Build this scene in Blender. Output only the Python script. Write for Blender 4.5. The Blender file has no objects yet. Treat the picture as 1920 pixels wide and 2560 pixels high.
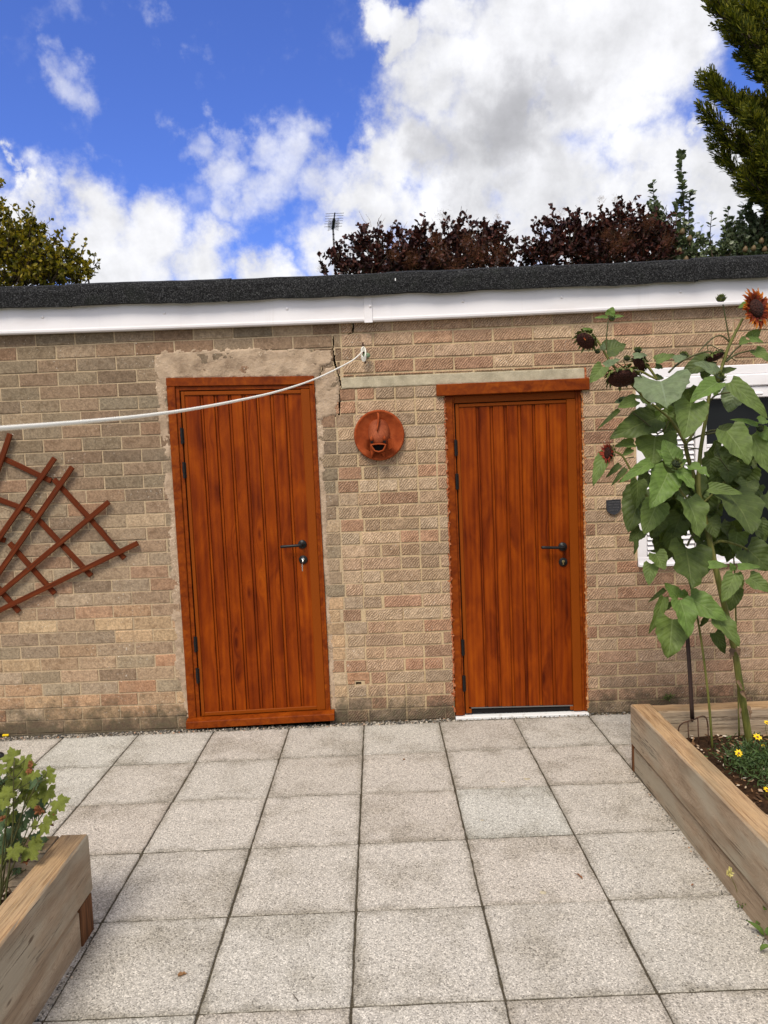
import bpy, math, random
import numpy as np
from mathutils import Vector, Matrix, noise as mnoise
random.seed(7)
R = math.radians
scene = bpy.context.scene
COL = scene.collection

# ------------------------------------------------------------------ camera
CF, PITCH, ROLL, YAW, CH, CD = 1815.6, -0.07684, -0.03898, 0.0099, 1.604, 4.298
cam_d = bpy.data.cameras.new('camera'); cam = bpy.data.objects.new('camera', cam_d); COL.objects.link(cam)
MC = Matrix.Rotation(YAW, 4, 'Z') @ Matrix.Rotation(math.pi/2 + PITCH, 4, 'X') @ Matrix.Rotation(ROLL, 4, 'Z')
cam.matrix_world = Matrix.Translation((0, -CD, CH)) @ MC
cam_d.sensor_fit = 'HORIZONTAL'; cam_d.sensor_width = 36.0; cam_d.lens = CF/1920*36
cam_d.clip_start = 0.05; cam_d.clip_end = 2000
cam_d.dof.use_dof = True; cam_d.dof.focus_distance = 4.0; cam_d.dof.aperture_fstop = 11
scene.camera = cam
M3 = MC.to_3x3(); CAM = Vector((0, -CD, CH))
def ray(u, v): return M3 @ Vector(((u-960)/CF, -(v-1280)/CF, -1.0))
def at(u, v, Y):
    d = ray(u, v); return CAM + d*((Y-CAM.y)/d.y)
def gnd(u, v, z=0.0):
    d = ray(u, v); return CAM + d*((z-CAM.z)/d.z)
DP = 1920/1659.0
def D(x, y, Y): return at(x*DP, y*DP, Y)

# ------------------------------------------------------------------ light
SUN_EL, SUN_AZ = 54.0, -160.0      # azimuth from +Y, clockwise
sd = bpy.data.lights.new('sun', 'SUN'); sun = bpy.data.objects.new('sun', sd); COL.objects.link(sun)
sd.energy = 1.5; sd.angle = R(24); sd.color = (1, 0.925, 0.80)
to_sun = Vector((math.sin(R(SUN_AZ))*math.cos(R(SUN_EL)), math.cos(R(SUN_AZ))*math.cos(R(SUN_EL)), math.sin(R(SUN_EL))))
sun.rotation_euler = (-to_sun).to_track_quat('-Z', 'Y').to_euler(); sun.location = (-4, -6, 9)
scene.view_settings.view_transform = 'Standard'; scene.view_settings.look = 'None'
scene.view_settings.exposure = 1.2; scene.view_settings.gamma = 1.0
scene.view_settings.use_curve_mapping = False

# ------------------------------------------------------------------ node helper
class NT:
    def __init__(s, tree): s.t = tree; tree.nodes.clear()
    def n(s, typ, ins=None, **kw):
        nd = s.t.nodes.new(typ)
        for k, v in kw.items(): setattr(nd, k, v)
        for k, v in (ins or {}).items(): s.set(nd.inputs[k], v)
        return nd
    def set(s, sock, v):
        if isinstance(v, bpy.types.NodeSocket): s.t.links.new(v, sock)
        else: sock.default_value = v
    def math(s, op, a, b=0.5, c=0.5, clamp=False):
        nd = s.n('ShaderNodeMath', {0: a, 1: b, 2: c}, operation=op, use_clamp=clamp); return nd.outputs[0]
    def vm(s, op, a, b=(0, 0, 0)):
        nd = s.n('ShaderNodeVectorMath', {0: a, 1: b}, operation=op)
        return nd.outputs['Value'] if op in ('DISTANCE', 'LENGTH', 'DOT_PRODUCT') else nd.outputs[0]
    def mr(s, v, a, b, c=0.0, d=1.0, smooth=True):
        nd = s.n('ShaderNodeMapRange', {0: v, 1: a, 2: b, 3: c, 4: d})
        nd.interpolation_type = 'SMOOTHSTEP' if smooth else 'LINEAR'; return nd.outputs[0]
    def noise(s, vec, scale, detail=4, rough=.55, dist=0.0, color=False):
        nd = s.n('ShaderNodeTexNoise', {'Scale': scale, 'Detail': detail, 'Roughness': rough, 'Distortion': dist})
        if vec is not None: s.set(nd.inputs['Vector'], vec)
        return nd.outputs['Color' if color else 'Fac']
    def voro(s, vec, scale, feature='F1', out='Distance', rnd=1.0):
        nd = s.n('ShaderNodeTexVoronoi', {'Scale': scale, 'Randomness': rnd}, feature=feature)
        if vec is not None: s.set(nd.inputs['Vector'], vec)
        return nd.outputs[out]
    def ramp(s, f, stops):
        nd = s.n('ShaderNodeValToRGB', {0: f}); e = nd.color_ramp.elements
        while len(e) < len(stops): e.new(0.5)
        for i, (p, c) in enumerate(stops): e[i].position = p; e[i].color = (*c, 1) if len(c) == 3 else c
        return nd.outputs[0]
    def mix(s, f, a, b, mode='MIX'):
        nd = s.n('ShaderNodeMix', data_type='RGBA', blend_type=mode)
        s.set(nd.inputs[0], f)
        for k, v in ((6, a), (7, b)):
            if isinstance(v, tuple) and len(v) == 3: v = (*v, 1)
            s.set(nd.inputs[k], v)
        return nd.outputs[2]
    def mapping(s, vec, loc=(0, 0, 0), rot=(0, 0, 0), scale=(1, 1, 1)):
        return s.n('ShaderNodeMapping', {'Vector': vec, 'Location': loc, 'Rotation': rot, 'Scale': scale}).outputs[0]
    def bump(s, h, strength=.5, dist=.01, normal=None):
        nd = s.n('ShaderNodeBump', {'Height': h, 'Strength': strength, 'Distance': dist})
        if normal is not None: s.set(nd.inputs['Normal'], normal)
        return nd.outputs[0]
    def attr(s, name): return s.n('ShaderNodeAttribute', attribute_name=name)

def srgb(r, g, b, k=1.0):
    f = lambda c: ((c/255+0.055)/1.055)**2.4 if c > 10 else c/255/12.92
    return (f(r)*k, f(g)*k, f(b)*k)

def mat(name, fn, rough=.7, spec=.3, metal=0.0, translucent=None):
    m = bpy.data.materials.new(name); m.use_nodes = True
    N = NT(m.node_tree)
    N.obj = N.n('ShaderNodeTexCoord').outputs['Object']
    N.geo = N.n('ShaderNodeNewGeometry')
    N.rnd = N.geo.outputs['Random Per Island']
    N.pos = N.geo.outputs['Position']
    b = N.n('ShaderNodeBsdfPrincipled'); b.inputs['Roughness'].default_value = rough
    b.inputs['Specular IOR Level'].default_value = spec; b.inputs['Metallic'].default_value = metal
    o = N.n('ShaderNodeOutputMaterial')
    r = fn(N)
    if not isinstance(r, dict): r = {'col': r}
    c = r['col']
    if isinstance(c, tuple): c = (*c[:3], 1)
    N.set(b.inputs['Base Color'], c)
    if 'normal' in r: N.set(b.inputs['Normal'], r['normal'])
    if 'rough' in r: N.set(b.inputs['Roughness'], r['rough'])
    if 'alpha' in r: N.set(b.inputs['Alpha'], r['alpha'])
    out = b.outputs[0]
    if translucent:
        t = N.n('ShaderNodeBsdfTranslucent'); N.set(t.inputs[0], N.mix(1.0, c, translucent[1], 'MULTIPLY') if not isinstance(c, tuple) else c)
        out = N.n('ShaderNodeMixShader', {0: translucent[0], 1: out, 2: t.outputs[0]}).outputs[0]
    N.set(o.inputs[0], out)
    return m

# ------------------------------------------------------------------ world: blue sky with drifting cumulus
world = bpy.data.worlds.new('World'); scene.world = world; world.use_nodes = True
N = NT(world.node_tree)
dirv = N.n('ShaderNodeTexCoord').outputs['Generated']
sky = N.n('ShaderNodeTexSky', sky_type='NISHITA', sun_disc=False, sun_elevation=R(SUN_EL), sun_rotation=R(SUN_AZ))
sky.altitude = 100; sky.air_density = 1.0; sky.dust_density = 0.4; sky.ozone_density = 3.0
warp = N.noise(dirv, 5.0, 9, .62, 0.0, color=True)
wv = N.vm('SUBTRACT', warp, (.5, .5, .5))
wv2 = N.n('ShaderNodeVectorMath', {0: wv, 'Scale': 0.24}, operation='SCALE').outputs[0]
wd = N.vm('ADD', dirv, wv2)
def blob(x, y, r, s=1.0, src=wd):
    d = ray(x*DP, y*DP).normalized()
    ang = r/1568.0*(d.dot(M3 @ Vector((0, 0, -1))))
    v = N.mr(N.vm('DISTANCE', src, tuple(d)), ang*1.35, ang*.2, 0, s)
    return v
def mx(lst):
    while len(lst) > 1:
        lst = [N.math('MAXIMUM', lst[i], lst[i+1]) if i+1 < len(lst) else lst[i] for i in range(0, len(lst), 2)]
    return lst[0]
thick = mx([blob(*b) for b in [(1010, 170, 150), (1150, 130, 200), (1330, 100, 190), (1440, 40, 150), (1100, 290, 190), (1270, 270, 170),
    (930, 300, 120), (850, 335, 95), (890, 25, 60), (1200, 0, 170), (1020, 60, 110), (840, 10, 60), (930, 80, 70),
    (800, 420, 120), (1000, 440, 170), (1200, 430, 180), (1400, 420, 150), (1560, 400, 150), (1520, 260, 60), (1600, 560, 200), (1300, 560, 200), (1000, 560, 220), (760, 560, 120),
    (50, 500, 110), (190, 525, 125), (330, 545, 120), (460, 560, 120), (570, 580, 90), (20, 430, 40), (250, 600, 150), (-150, 450, 150), (-100, 600, 200)]])
thin = mx([blob(*b) for b in [(620, 340, 120, 1.05), (540, 290, 85, .95), (450, 345, 80, .92), (700, 370, 105, 1.1), (560, 395, 110, 1.05), (470, 410, 75, 1.0), (375, 300, 60, .75), (660, 260, 70, .8), (440, 270, 50, .7), (330, 320, 40, .5), (720, 300, 50, .6),
    (180, 215, 60, .60), (210, 240, 55, .55), (168, 150, 46, .52), (350, 98, 60, .58), (300, 55, 52, .48), (250, 20, 44, .4), (400, 110, 38, .42), (220, 355, 60, .62), (400, 430, 90, .55), (650, 145, 25, .4), (860, 500, 60, .5), (700, 520, 60, .6), (680, 450, 90, .9)]])
n1 = N.noise(dirv, 9.0, 12, .6)
n2 = N.noise(dirv, 26.0, 10, .6)
offframe = N.mr(N.vm('DOT_PRODUCT', dirv, tuple(M3 @ Vector((0, .25, -1)).normalized())), .80, .68)
gen = N.math('MULTIPLY', offframe, N.mr(N.noise(dirv, 2.6, 10, .58), .34, .52))
F = N.math('ADD', thick, N.math('ADD', N.math('MULTIPLY', N.math('SUBTRACT', n1, .5), 1.4), N.math('MULTIPLY', N.math('SUBTRACT', n2, .5), .7)))
dens1 = N.mr(F, .10, .90)
F2 = N.math('ADD', thin, N.math('ADD', N.math('MULTIPLY', N.math('SUBTRACT', n1, .53), 1.6), N.math('MULTIPLY', N.math('SUBTRACT', n2, .5), 1.1)))
dens2 = N.math('MULTIPLY', N.mr(F2, .20, 1.25), .80)
dens = N.math('MAXIMUM', N.math('MAXIMUM', dens1, dens2), gen)
grey = mx([blob(*b) for b in [(1130, 300, 120), (980, 320, 95, .85), (1230, 240, 90, .8), (1060, 230, 85, .6), (1120, 385, 60, .55), (1250, 360, 70, .5), (300, 550, 100, .14), (600, 420, 50, .15), (830, 380, 50, .2)]])
lit = N.mr(N.noise(wd, 6.0, 9, .58), .3, .72, .86, 1.06)
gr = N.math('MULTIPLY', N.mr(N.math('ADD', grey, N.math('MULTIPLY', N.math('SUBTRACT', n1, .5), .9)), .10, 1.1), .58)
n1s = N.noise(N.vm('ADD', dirv, tuple((M3 @ Vector((-.020, .026, 0)))) ), 9.0, 12, .6)
lit = N.math('ADD', lit, N.math('MULTIPLY', N.math('SUBTRACT', n1, n1s), .8))
lit = N.math('MINIMUM', lit, 1.12)
ccol = N.mix(gr, (0.96, 0.965, 1.0), (0.36, 0.36, 0.395))
ccol = N.mix(1.0, ccol, N.n('ShaderNodeCombineColor', {0: lit, 1: lit, 2: lit}).outputs[0], 'MULTIPLY')
CLOUD_K, SKY_K = 0.43, 0.085
skyc = N.mix(1.0, sky.outputs[0], (0.44, 0.54, 1.0), 'MULTIPLY')
skys = N.n('ShaderNodeVectorMath', {0: skyc, 'Scale': 1.0}, operation='SCALE').outputs[0]
ccs = N.n('ShaderNodeVectorMath', {0: ccol, 'Scale': CLOUD_K/SKY_K}, operation='SCALE').outputs[0]
fin = N.mix(dens, skys, ccs)
bg = N.n('ShaderNodeBackground', {'Color': fin, 'Strength': SKY_K})
N.n('ShaderNodeOutputWorld', {0: bg.outputs[0]})

# ------------------------------------------------------------------ mesh builder
class MB:
    def __init__(s): s.v = []; s.f = []; s.c = []; s.uv = None; s.col = (1, 1, 1, 1)
    def add(s, vs, fs, col=None, uvs=None):
        o = len(s.v); s.v += [tuple(p) for p in vs]
        for f in fs: s.f.append(tuple(i+o for i in f)); s.c.append(col or s.col)
        if uvs is not None or s.uv is not None:
            if s.uv is None: s.uv = [(0, 0)]*o
            s.uv += list(uvs) if uvs is not None else [(0, 0)]*len(vs)
        return s
    def box(s, x0, x1, y0, y1, z0, z1, b=0.0, col=None):
        if x0 > x1: x0, x1 = x1, x0
        if y0 > y1: y0, y1 = y1, y0
        if z0 > z1: z0, z1 = z1, z0
        if b <= 0:
            vs = [(x, y, z) for z in (z0, z1) for y in (y0, y1) for x in (x0, x1)]
            return s.add(vs, [(0, 2, 3, 1), (4, 5, 7, 6), (0, 1, 5, 4), (2, 6, 7, 3), (0, 4, 6, 2), (1, 3, 7, 5)], col)
        b = min(b, (x1-x0)/2.01, (y1-y0)/2.01, (z1-z0)/2.01)
        vs = []; idx = {}
        for sz in (0, 1):
            for sy in (0, 1):
                for sx in (0, 1):
                    X, Y, Z = (x0, x1)[sx], (y0, y1)[sy], (z0, z1)[sz]
                    ix, iy, iz = X+(b if sx == 0 else -b), Y+(b if sy == 0 else -b), Z+(b if sz == 0 else -b)
                    for k, p in (('x', (X, iy, iz)), ('y', (ix, Y, iz)), ('z', (ix, iy, Z))):
                        idx[(sx, sy, sz, k)] = len(vs); vs.append(p)
        F = []
        g = lambda a, bb, c, k: idx[(a, bb, c, k)]
        for e in (0, 1):
            F.append([g(e, 0, 0, 'x'), g(e, 1, 0, 'x'), g(e, 1, 1, 'x'), g(e, 0, 1, 'x')])
            F.append([g(0, e, 0, 'y'), g(1, e, 0, 'y'), g(1, e, 1, 'y'), g(0, e, 1, 'y')])
            F.append([g(0, 0, e, 'z'), g(1, 0, e, 'z'), g(1, 1, e, 'z'), g(0, 1, e, 'z')])
        for a in (0, 1):
            for bb in (0, 1):
                F.append([g(a, bb, 0, 'x'), g(a, bb, 1, 'x'), g(a, bb, 1, 'y'), g(a, bb, 0, 'y')])
                F.append([g(a, 0, bb, 'x'), g(a, 1, bb, 'x'), g(a, 1, bb, 'z'), g(a, 0, bb, 'z')])
                F.append([g(0, a, bb, 'y'), g(1, a, bb, 'y'), g(1, a, bb, 'z'), g(0, a, bb, 'z')])
                for c in (0, 1): F.append([g(a, bb, c, 'x'), g(a, bb, c, 'y'), g(a, bb, c, 'z')])
        ctr = Vector(((x0+x1)/2, (y0+y1)/2, (z0+z1)/2)); out = []
        for f in F:
            p = [Vector(vs[i]) for i in f]; n = (p[1]-p[0]).cross(p[2]-p[0]); m = sum(p, Vector())/len(p)
            out.append(f if n.dot(m-ctr) > 0 else f[::-1])
        return s.add(vs, out, col)
    def tube(s, pts, rad, sides=8, col=None, cap=True, flat=1.0):
        pts = [Vector(p) for p in pts]; n = len(pts)
        if not hasattr(rad, '__len__'): rad = [rad]*n
        vs, fs = [], []; up = Vector((0.13, 0.31, 0.94))
        t0 = (pts[1]-pts[0]).normalized()
        a = t0.cross(up); a = a.normalized() if a.length > 1e-4 else Vector((1, 0, 0))
        for i in range(n):
            t = (pts[min(i+1, n-1)]-pts[max(i-1, 0)]).normalized()
            a = (a - t*a.dot(t)).normalized(); b = t.cross(a)
            for k in range(sides):
                an = 2*math.pi*k/sides; vs.append(pts[i]+(a*math.cos(an)+b*math.sin(an)*flat)*rad[i])
        for i in range(n-1):
            for k in range(sides):
                k2 = (k+1) % sides; fs.append((i*sides+k, i*sides+k2, (i+1)*sides+k2, (i+1)*sides+k))
        if cap: fs.append(tuple(range(sides))[::-1]); fs.append(tuple((n-1)*sides+k for k in range(sides)))
        return s.add(vs, fs, col)
    def lathe(s, c, ax, prof, sides=24, col=None, squash=(1, 1), uvs=False):
        """prof: (radius, height along ax); closes where radius is ~0."""
        c = Vector(c); ax = Vector(ax).normalized(); a = ax.orthogonal().normalized()
        if abs(ax.z) < .95:
            a = Vector((0, 0, 1)).cross(ax).normalized()
        b = ax.cross(a); vs, fs = [], []
        for r, h in prof:
            for k in range(sides):
                an = 2*math.pi*k/sides; vs.append(c+ax*h+a*math.cos(an)*max(r, 1e-5)*squash[0]+b*math.sin(an)*max(r, 1e-5)*squash[1])
        for i in range(len(prof)-1):
            for k in range(sides):
                k2 = (k+1) % sides; fs.append((i*sides+k, i*sides+k2, (i+1)*sides+k2, (i+1)*sides+k))
        return s.add(vs, fs, col)
    def ball(s, c, r, col=None, seg=8, rings=6, sc=(1, 1, 1)):
        vs, fs = [], []
        for i in range(rings+1):
            th = math.pi*i/rings
            for k in range(seg):
                an = 2*math.pi*k/seg
                vs.append((c[0]+r*sc[0]*math.sin(th)*math.cos(an), c[1]+r*sc[1]*math.sin(th)*math.sin(an), c[2]+r*sc[2]*math.cos(th)))
        for i in range(rings):
            for k in range(seg):
                k2 = (k+1) % seg; fs.append((i*seg+k, (i+1)*seg+k, (i+1)*seg+k2, i*seg+k2))
        return s.add(vs, fs, col)
    def build(s, name, m, parent=None, smooth=False, warp=None):
        if warp: s.v = [warp(p) for p in s.v]
        me = bpy.data.meshes.new(name); me.from_pydata([tuple(p) for p in s.v], [], s.f); me.update()
        if any(c != (1, 1, 1, 1) for c in s.c):
            ca = me.color_attributes.new('Col', 'FLOAT_COLOR', 'CORNER')
            lt = np.array([len(f) for f in s.f]); arr = np.repeat(np.array([tuple(c)+(1,)*(4-len(c)) for c in s.c], dtype=np.float32), lt, axis=0)
            ca.data.foreach_set('color', arr.ravel())
        if s.uv is not None:
            ul = me.uv_layers.new(name='UVMap'); vi = np.zeros(len(me.loops), dtype=np.int32); me.loops.foreach_get('vertex_index', vi)
            ul.data.foreach_set('uv', np.array(s.uv, dtype=np.float32)[vi].ravel())
        if smooth: me.polygons.foreach_set('use_smooth', [True]*len(me.polygons))
        me.materials.append(m)
        o = bpy.data.objects.new(name, me); COL.objects.link(o)
        if parent is not None:
            o.parent = parent
            if parent.type == 'EMPTY': o.matrix_parent_inverse = Matrix.Translation(-parent.location)
        return o

def tag(o, label=None, cat=None, group=None, kind=None):
    if label: o['label'] = label
    if cat: o['category'] = cat
    if group: o['group'] = group
    if kind: o['kind'] = kind
    return o
def thing(name, loc, label, cat, group=None):
    o = bpy.data.objects.new(name, None); COL.objects.link(o); o.location = loc; o.empty_display_size = .1
    return tag(o, label, cat, group)

def jit(a): return random.uniform(-a, a)
def fbm(x, y, z=0.0, o=4): return mnoise.fractal(Vector((x, y, z)), 1.0, 2.0, o)

# ------------------------------------------------------------------ materials
def m_brick(N):
    a = N.attr('Col'); base = a.outputs['Color']; rustic = a.outputs['Alpha']
    z = N.n('ShaderNodeSeparateXYZ', {0: N.pos}).outputs[2]
    fine = N.noise(N.pos, 95, 7, .78); mid = N.noise(N.pos, 26, 6, .6); big = N.noise(N.pos, 4.5, 5, .6)
    c = N.mix(1.0, base, N.ramp(fine, [(.30, (.42,)*3), (.5, (1,)*3), (.70, (1.5,)*3)]), 'MULTIPLY')
    c = N.mix(N.mr(mid, .48, .68, 0, .75), c, N.mix(1.0, base, (.62, .58, .55), 'MULTIPLY'))
    c = N.mix(N.mr(big, .5, .75, 0, .42), c, srgb(150, 128, 104))
    sc = N.mapping(N.vm('ADD', N.pos, N.n('ShaderNodeVectorMath', {0: N.n('ShaderNodeCombineXYZ', {0: N.rnd, 2: N.math('MULTIPLY', N.rnd, 7.3)}).outputs[0], 'Scale': 5.0}, operation='SCALE').outputs[0]), rot=(0, R(-40), 0))
    st = N.n('ShaderNodeTexWave', {'Vector': sc, 'Scale': 25, 'Distortion': 9.0, 'Detail': 4, 'Detail Scale': 1.1, 'Detail Roughness': .7}, wave_type='BANDS', bands_direction='X').outputs['Fac']
    amp = N.math('MULTIPLY', rustic, N.mr(N.noise(N.pos, 12, 3), .32, .6, .25, 1))
    c = N.mix(N.math('MULTIPLY', amp, N.mr(st, .50, .95, 0, .50)), c, N.mix(1.0, base, (1.42, 1.45, 1.42), 'MULTIPLY'))
    c = N.mix(N.math('MULTIPLY', amp, N.mr(st, .5, .10, 0, .60)), c, N.mix(1.0, base, (.48, .42, .37), 'MULTIPLY'))  # tooling grooves darkened, ridges lightened in colour to imitate relief shading
    stn = N.mr(N.noise(N.mapping(N.pos, scale=(1, 1, 1.7)), 4.2, 9, .74), .54, .76, 0, .55)
    c = N.mix(stn, c, N.mix(1.0, c, (.40, .37, .33), 'MULTIPLY'))
    eff = N.mr(N.noise(N.pos, 90, 4, .6), .64, .70, 0, .85)
    c = N.mix(N.math('MULTIPLY', eff, N.math('MAXIMUM', N.mr(N.noise(N.pos, 3.3, 3), .45, .62), N.mr(z, .34, .12))), c, srgb(214, 205, 190))
    pit = N.mr(N.voro(N.pos, 38), .10, .06, 0, .8)
    c = N.mix(N.math('MULTIPLY', pit, N.mr(N.noise(N.pos, 9, 2), .56, .62)), c, (.02, .015, .012))
    dv = N.math('ADD', N.noise(N.pos, 8, 8, .75), N.mr(z, .42, .0, -.42, .20, smooth=False))
    dmp = N.mr(dv, .36, .68, 0, .80)
    c = N.mix(dmp, c, N.mix(N.mr(mid, .4, .6), (.055, .042, .030), (.075, .068, .042)))
    h = N.math('ADD', N.math('MULTIPLY', fine, .5), N.math('ADD', N.math('MULTIPLY', mid, .7), N.math('MULTIPLY', N.math('MULTIPLY', st, amp), 1.2)))
    h = N.math('SUBTRACT', h, N.math('MULTIPLY', pit, .8))
    return {'col': c, 'normal': N.bump(h, .75, .006)}
BRICK = mat('brick_faces', m_brick, .9, .15)

def m_mortar(N):
    x = N.n('ShaderNodeSeparateXYZ', {0: N.pos})
    side = N.mr(x.outputs[0], -.4, -.1)
    f = N.noise(N.pos, 120, 5, .7); m = N.noise(N.pos, 11, 5, .6)
    c = N.mix(side, srgb(188, 166, 135), srgb(198, 174, 137))
    c = N.mix(1.0, c, N.ramp(f, [(.25, (.6,)*3), (.75, (1.25,)*3)]), 'MULTIPLY')
    c = N.mix(N.mr(m, .5, .7, 0, .6), c, srgb(140, 124, 104))
    dv = N.math('ADD', N.noise(N.pos, 8, 8, .75), N.mr(x.outputs[2], .42, .0, -.42, .17, smooth=False))
    c = N.mix(N.mr(dv, .38, .68, 0, .74), c, (.06, .05, .035))
    return {'col': c, 'normal': N.bump(f, .7, .004)}
MORTAR = mat('mortar', m_mortar, .95, .1)

def m_render(N):
    f = N.noise(N.pos, 75, 6, .7); m = N.noise(N.pos, 9, 6, .6); b = N.noise(N.pos, 2.6, 3)
    c = N.ramp(m, [(.3, srgb(140, 119, 98)), (.5, srgb(176, 153, 129)), (.7, srgb(194, 171, 146))])
    c = N.mix(N.mr(f, .55, .75, 0, .5), c, srgb(205, 186, 164))
    sp = N.mr(N.voro(N.pos, 85), .28, .15, 0, .9)
    c = N.mix(N.math('MULTIPLY', sp, N.mr(b, .50, .58)), c, srgb(226, 206, 180))
    return {'col': c, 'normal': N.bump(N.math('ADD', f, N.math('MULTIPLY', m, 2.0)), .8, .008)}
RENDER = mat('cement_render', m_render, .92, .12)

def m_conc(N):
    f = N.noise(N.pos, 130, 5, .7); m = N.noise(N.pos, 14, 5, .6)
    c = N.ramp(m, [(.3, srgb(150, 140, 118)), (.7, srgb(192, 180, 154))])
    c = N.mix(N.mr(f, .58, .7, 0, .7), c, srgb(95, 92, 80))
    c = N.mix(N.mr(f, .42, .32, 0, .6), c, srgb(225, 214, 190))
    return {'col': c, 'normal': N.bump(f, .6, .004)}
CONC = mat('lintel_concrete', m_conc, .9, .15)

WK = 0.78
def wood_oak(N, plain=False):
    a = N.attr('Col').outputs['Color']
    off = N.n('ShaderNodeVectorMath', {0: a, 'Scale': 17.0}, operation='SCALE').outputs[0]
    v = N.vm('ADD', N.obj, off)
    kn = N.voro(N.mapping(v, scale=(8, 8, 2.1)), 1.0)
    kv = N.n('ShaderNodeCombineXYZ', {0: N.mr(kn, .30, 0, 0, .05)}).outputs[0]
    v2 = N.vm('ADD', v, kv)
    g1 = N.noise(N.mapping(v2, scale=(22, 22, 1.3)), 1.0, 6, .55, .9)
    g2 = N.noise(N.mapping(v2, scale=(190, 190, 7)), 1.0, 5, .62, .3)
    big = N.noise(N.mapping(v, scale=(7, 7, 3.0)), 1.0, 5, .52, .7)
    cat_ = N.n('ShaderNodeTexWave', {'Vector': N.mapping(v2, scale=(12, 12, .8)), 'Scale': 1.0, 'Distortion': 5, 'Detail': 3, 'Detail Scale': 1.2}, wave_type='RINGS', rings_direction='Z').outputs['Fac']
    t = N.math('ADD', N.math('MULTIPLY', g1, .32), N.math('ADD', N.math('MULTIPLY', big, .58), N.math('MULTIPLY', cat_, .07)))
    t = N.math('SUBTRACT', t, N.mr(kn, .13, .0, 0, .16))
    c = N.ramp(t, [(.30, (.070, .0085, .0008)), (.43, (.165, .0245, .0012)), (.55, (.245, .042, .0014)), (.72, (.35, .074, .002))])
    c = N.mix(N.mr(g2, .50, .70, 0, .34), c, N.mix(1.0, c, (.48, .36, .4), 'MULTIPLY'))
    return {'col': c, 'normal': N.bump(g2, .22, .002), 'rough': N.mr(g1, .3, .7, .42, .55)}
OAK = mat('oak_foil', wood_oak, .5, .10)
def trim_brown(N):
    a = N.attr('Col').outputs['Color']; v = N.vm('ADD', N.obj, N.n('ShaderNodeVectorMath', {0: a, 'Scale': 11.0}, operation='SCALE').outputs[0])
    g = N.noise(N.mapping(v, scale=(30, 30, 30)), 1.0, 5, .6, .8); k = N.noise(N.mapping(v, scale=(5, 5, 12)), 1.0, 4, .55, 1.0)
    c = N.ramp(N.math('ADD', N.math('MULTIPLY', g, .5), N.math('MULTIPLY', k, .5)), [(.36, (.115, .0175, .0012)), (.52, (.20, .036, .0018)), (.68, (.285, .062, .003))])
    return {'col': c, 'normal': N.bump(g, .12, .002)}
TRIM = mat('oak_trim', trim_brown, .48, .12)
def plain_brown(N): return {'col': N.mix(N.noise(N.pos, 3, 3), (.195, .038, .0012), (.23, .048, .0016)), 'normal': N.bump(N.noise(N.pos, 300, 2), .05, .001)}
BROWN = mat('plain_brown', plain_brown, .5, .12)

def sleeper(N):
    a = N.attr('Col').outputs['Color']
    off = N.n('ShaderNodeVectorMath', {0: a, 'Scale': 13.0}, operation='SCALE').outputs[0]
    v = N.vm('ADD', N.obj, off)          # local X runs along the timber
    kn = N.voro(N.mapping(v, scale=(3.1, 9, 9)), 1.0)
    ring = N.math('ADD', N.noise(N.mapping(v, scale=(1.1, 13, 13)), 1.0, 5, .55, 1.0), N.math('MULTIPLY', N.mr(kn, .34, 0), .30))
    line = N.n('ShaderNodeTexWave', {'Vector': N.vm('ADD', N.mapping(v, scale=(.45, 7, 7)), N.n('ShaderNodeCombineXYZ', {1: N.math('MULTIPLY', ring, 2.6)}).outputs[0]), 'Scale': 3.3, 'Distortion': 3.4, 'Detail': 3, 'Detail Scale': .9}, wave_type='BANDS', bands_direction='Y').outputs['Fac']
    fib = N.noise(N.mapping(v, scale=(7, 170, 170)), 1.0, 5, .65)
    c = N.ramp(ring, [(.28, srgb(138, 119, 97, .9)), (.5, srgb(168, 148, 124, .9)), (.72, srgb(192, 172, 147, .9))])
    c = N.mix(N.mr(line, .55, .95, 0, .38), c, srgb(140, 112, 84, .8))
    c = N.mix(N.mr(fib, .52, .72, 0, .55), c, srgb(92, 68, 46, .8))
    gy = N.noise(N.mapping(v, scale=(2, 5, 5)), 1.0, 4, .6)
    c = N.mix(N.mr(gy, .42, .62, 0, .75), c, srgb(173, 164, 144, .9))
    c = N.mix(N.mr(kn, .085, .045, 0, .75), c, srgb(66, 44, 28))
    ck = N.noise(N.mapping(v, scale=(.9, 26, 26)), 1.0, 4, .6, .6)
    ckm = N.mr(N.math('ABSOLUTE', N.math('SUBTRACT', ck, .5)), .012, .004)
    ckm = N.math('MULTIPLY', ckm, N.mr(N.noise(N.mapping(v, scale=(1.3, 4, 4)), 1.0, 2), .48, .56))
    c = N.mix(N.math('MULTIPLY', ckm, .8), c, srgb(58, 42, 30))
    bl = N.mr(N.noise(N.mapping(v, scale=(1.6, 6, 6)), 1.0, 5, .6), .55, .72, 0, .5)
    c = N.mix(bl, c, srgb(112, 95, 76))
    up = N.n('ShaderNodeSeparateXYZ', {0: N.geo.outputs['True Normal']}).outputs[2]
    topc = N.mix(N.mr(fib, .4, .65), srgb(190, 152, 106, .95), srgb(146, 108, 70, .9))
    topc = N.mix(N.mr(N.noise(N.mapping(v, scale=(2.2, 8, 8)), 1.0, 4), .48, .7, 0, .6), topc, srgb(120, 100, 66, .9))
    c = N.mix(N.math('MULTIPLY', N.mr(up, .6, .9), .7), c, topc)
    h = N.math('SUBTRACT', N.math('ADD', N.math('MULTIPLY', fib, .6), N.math('MULTIPLY', line, .25)), ckm)
    return {'col': c, 'normal': N.bump(h, .55, .004)}
SLEEPER = mat('weathered_sleeper', sleeper, .8, .2)
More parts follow.
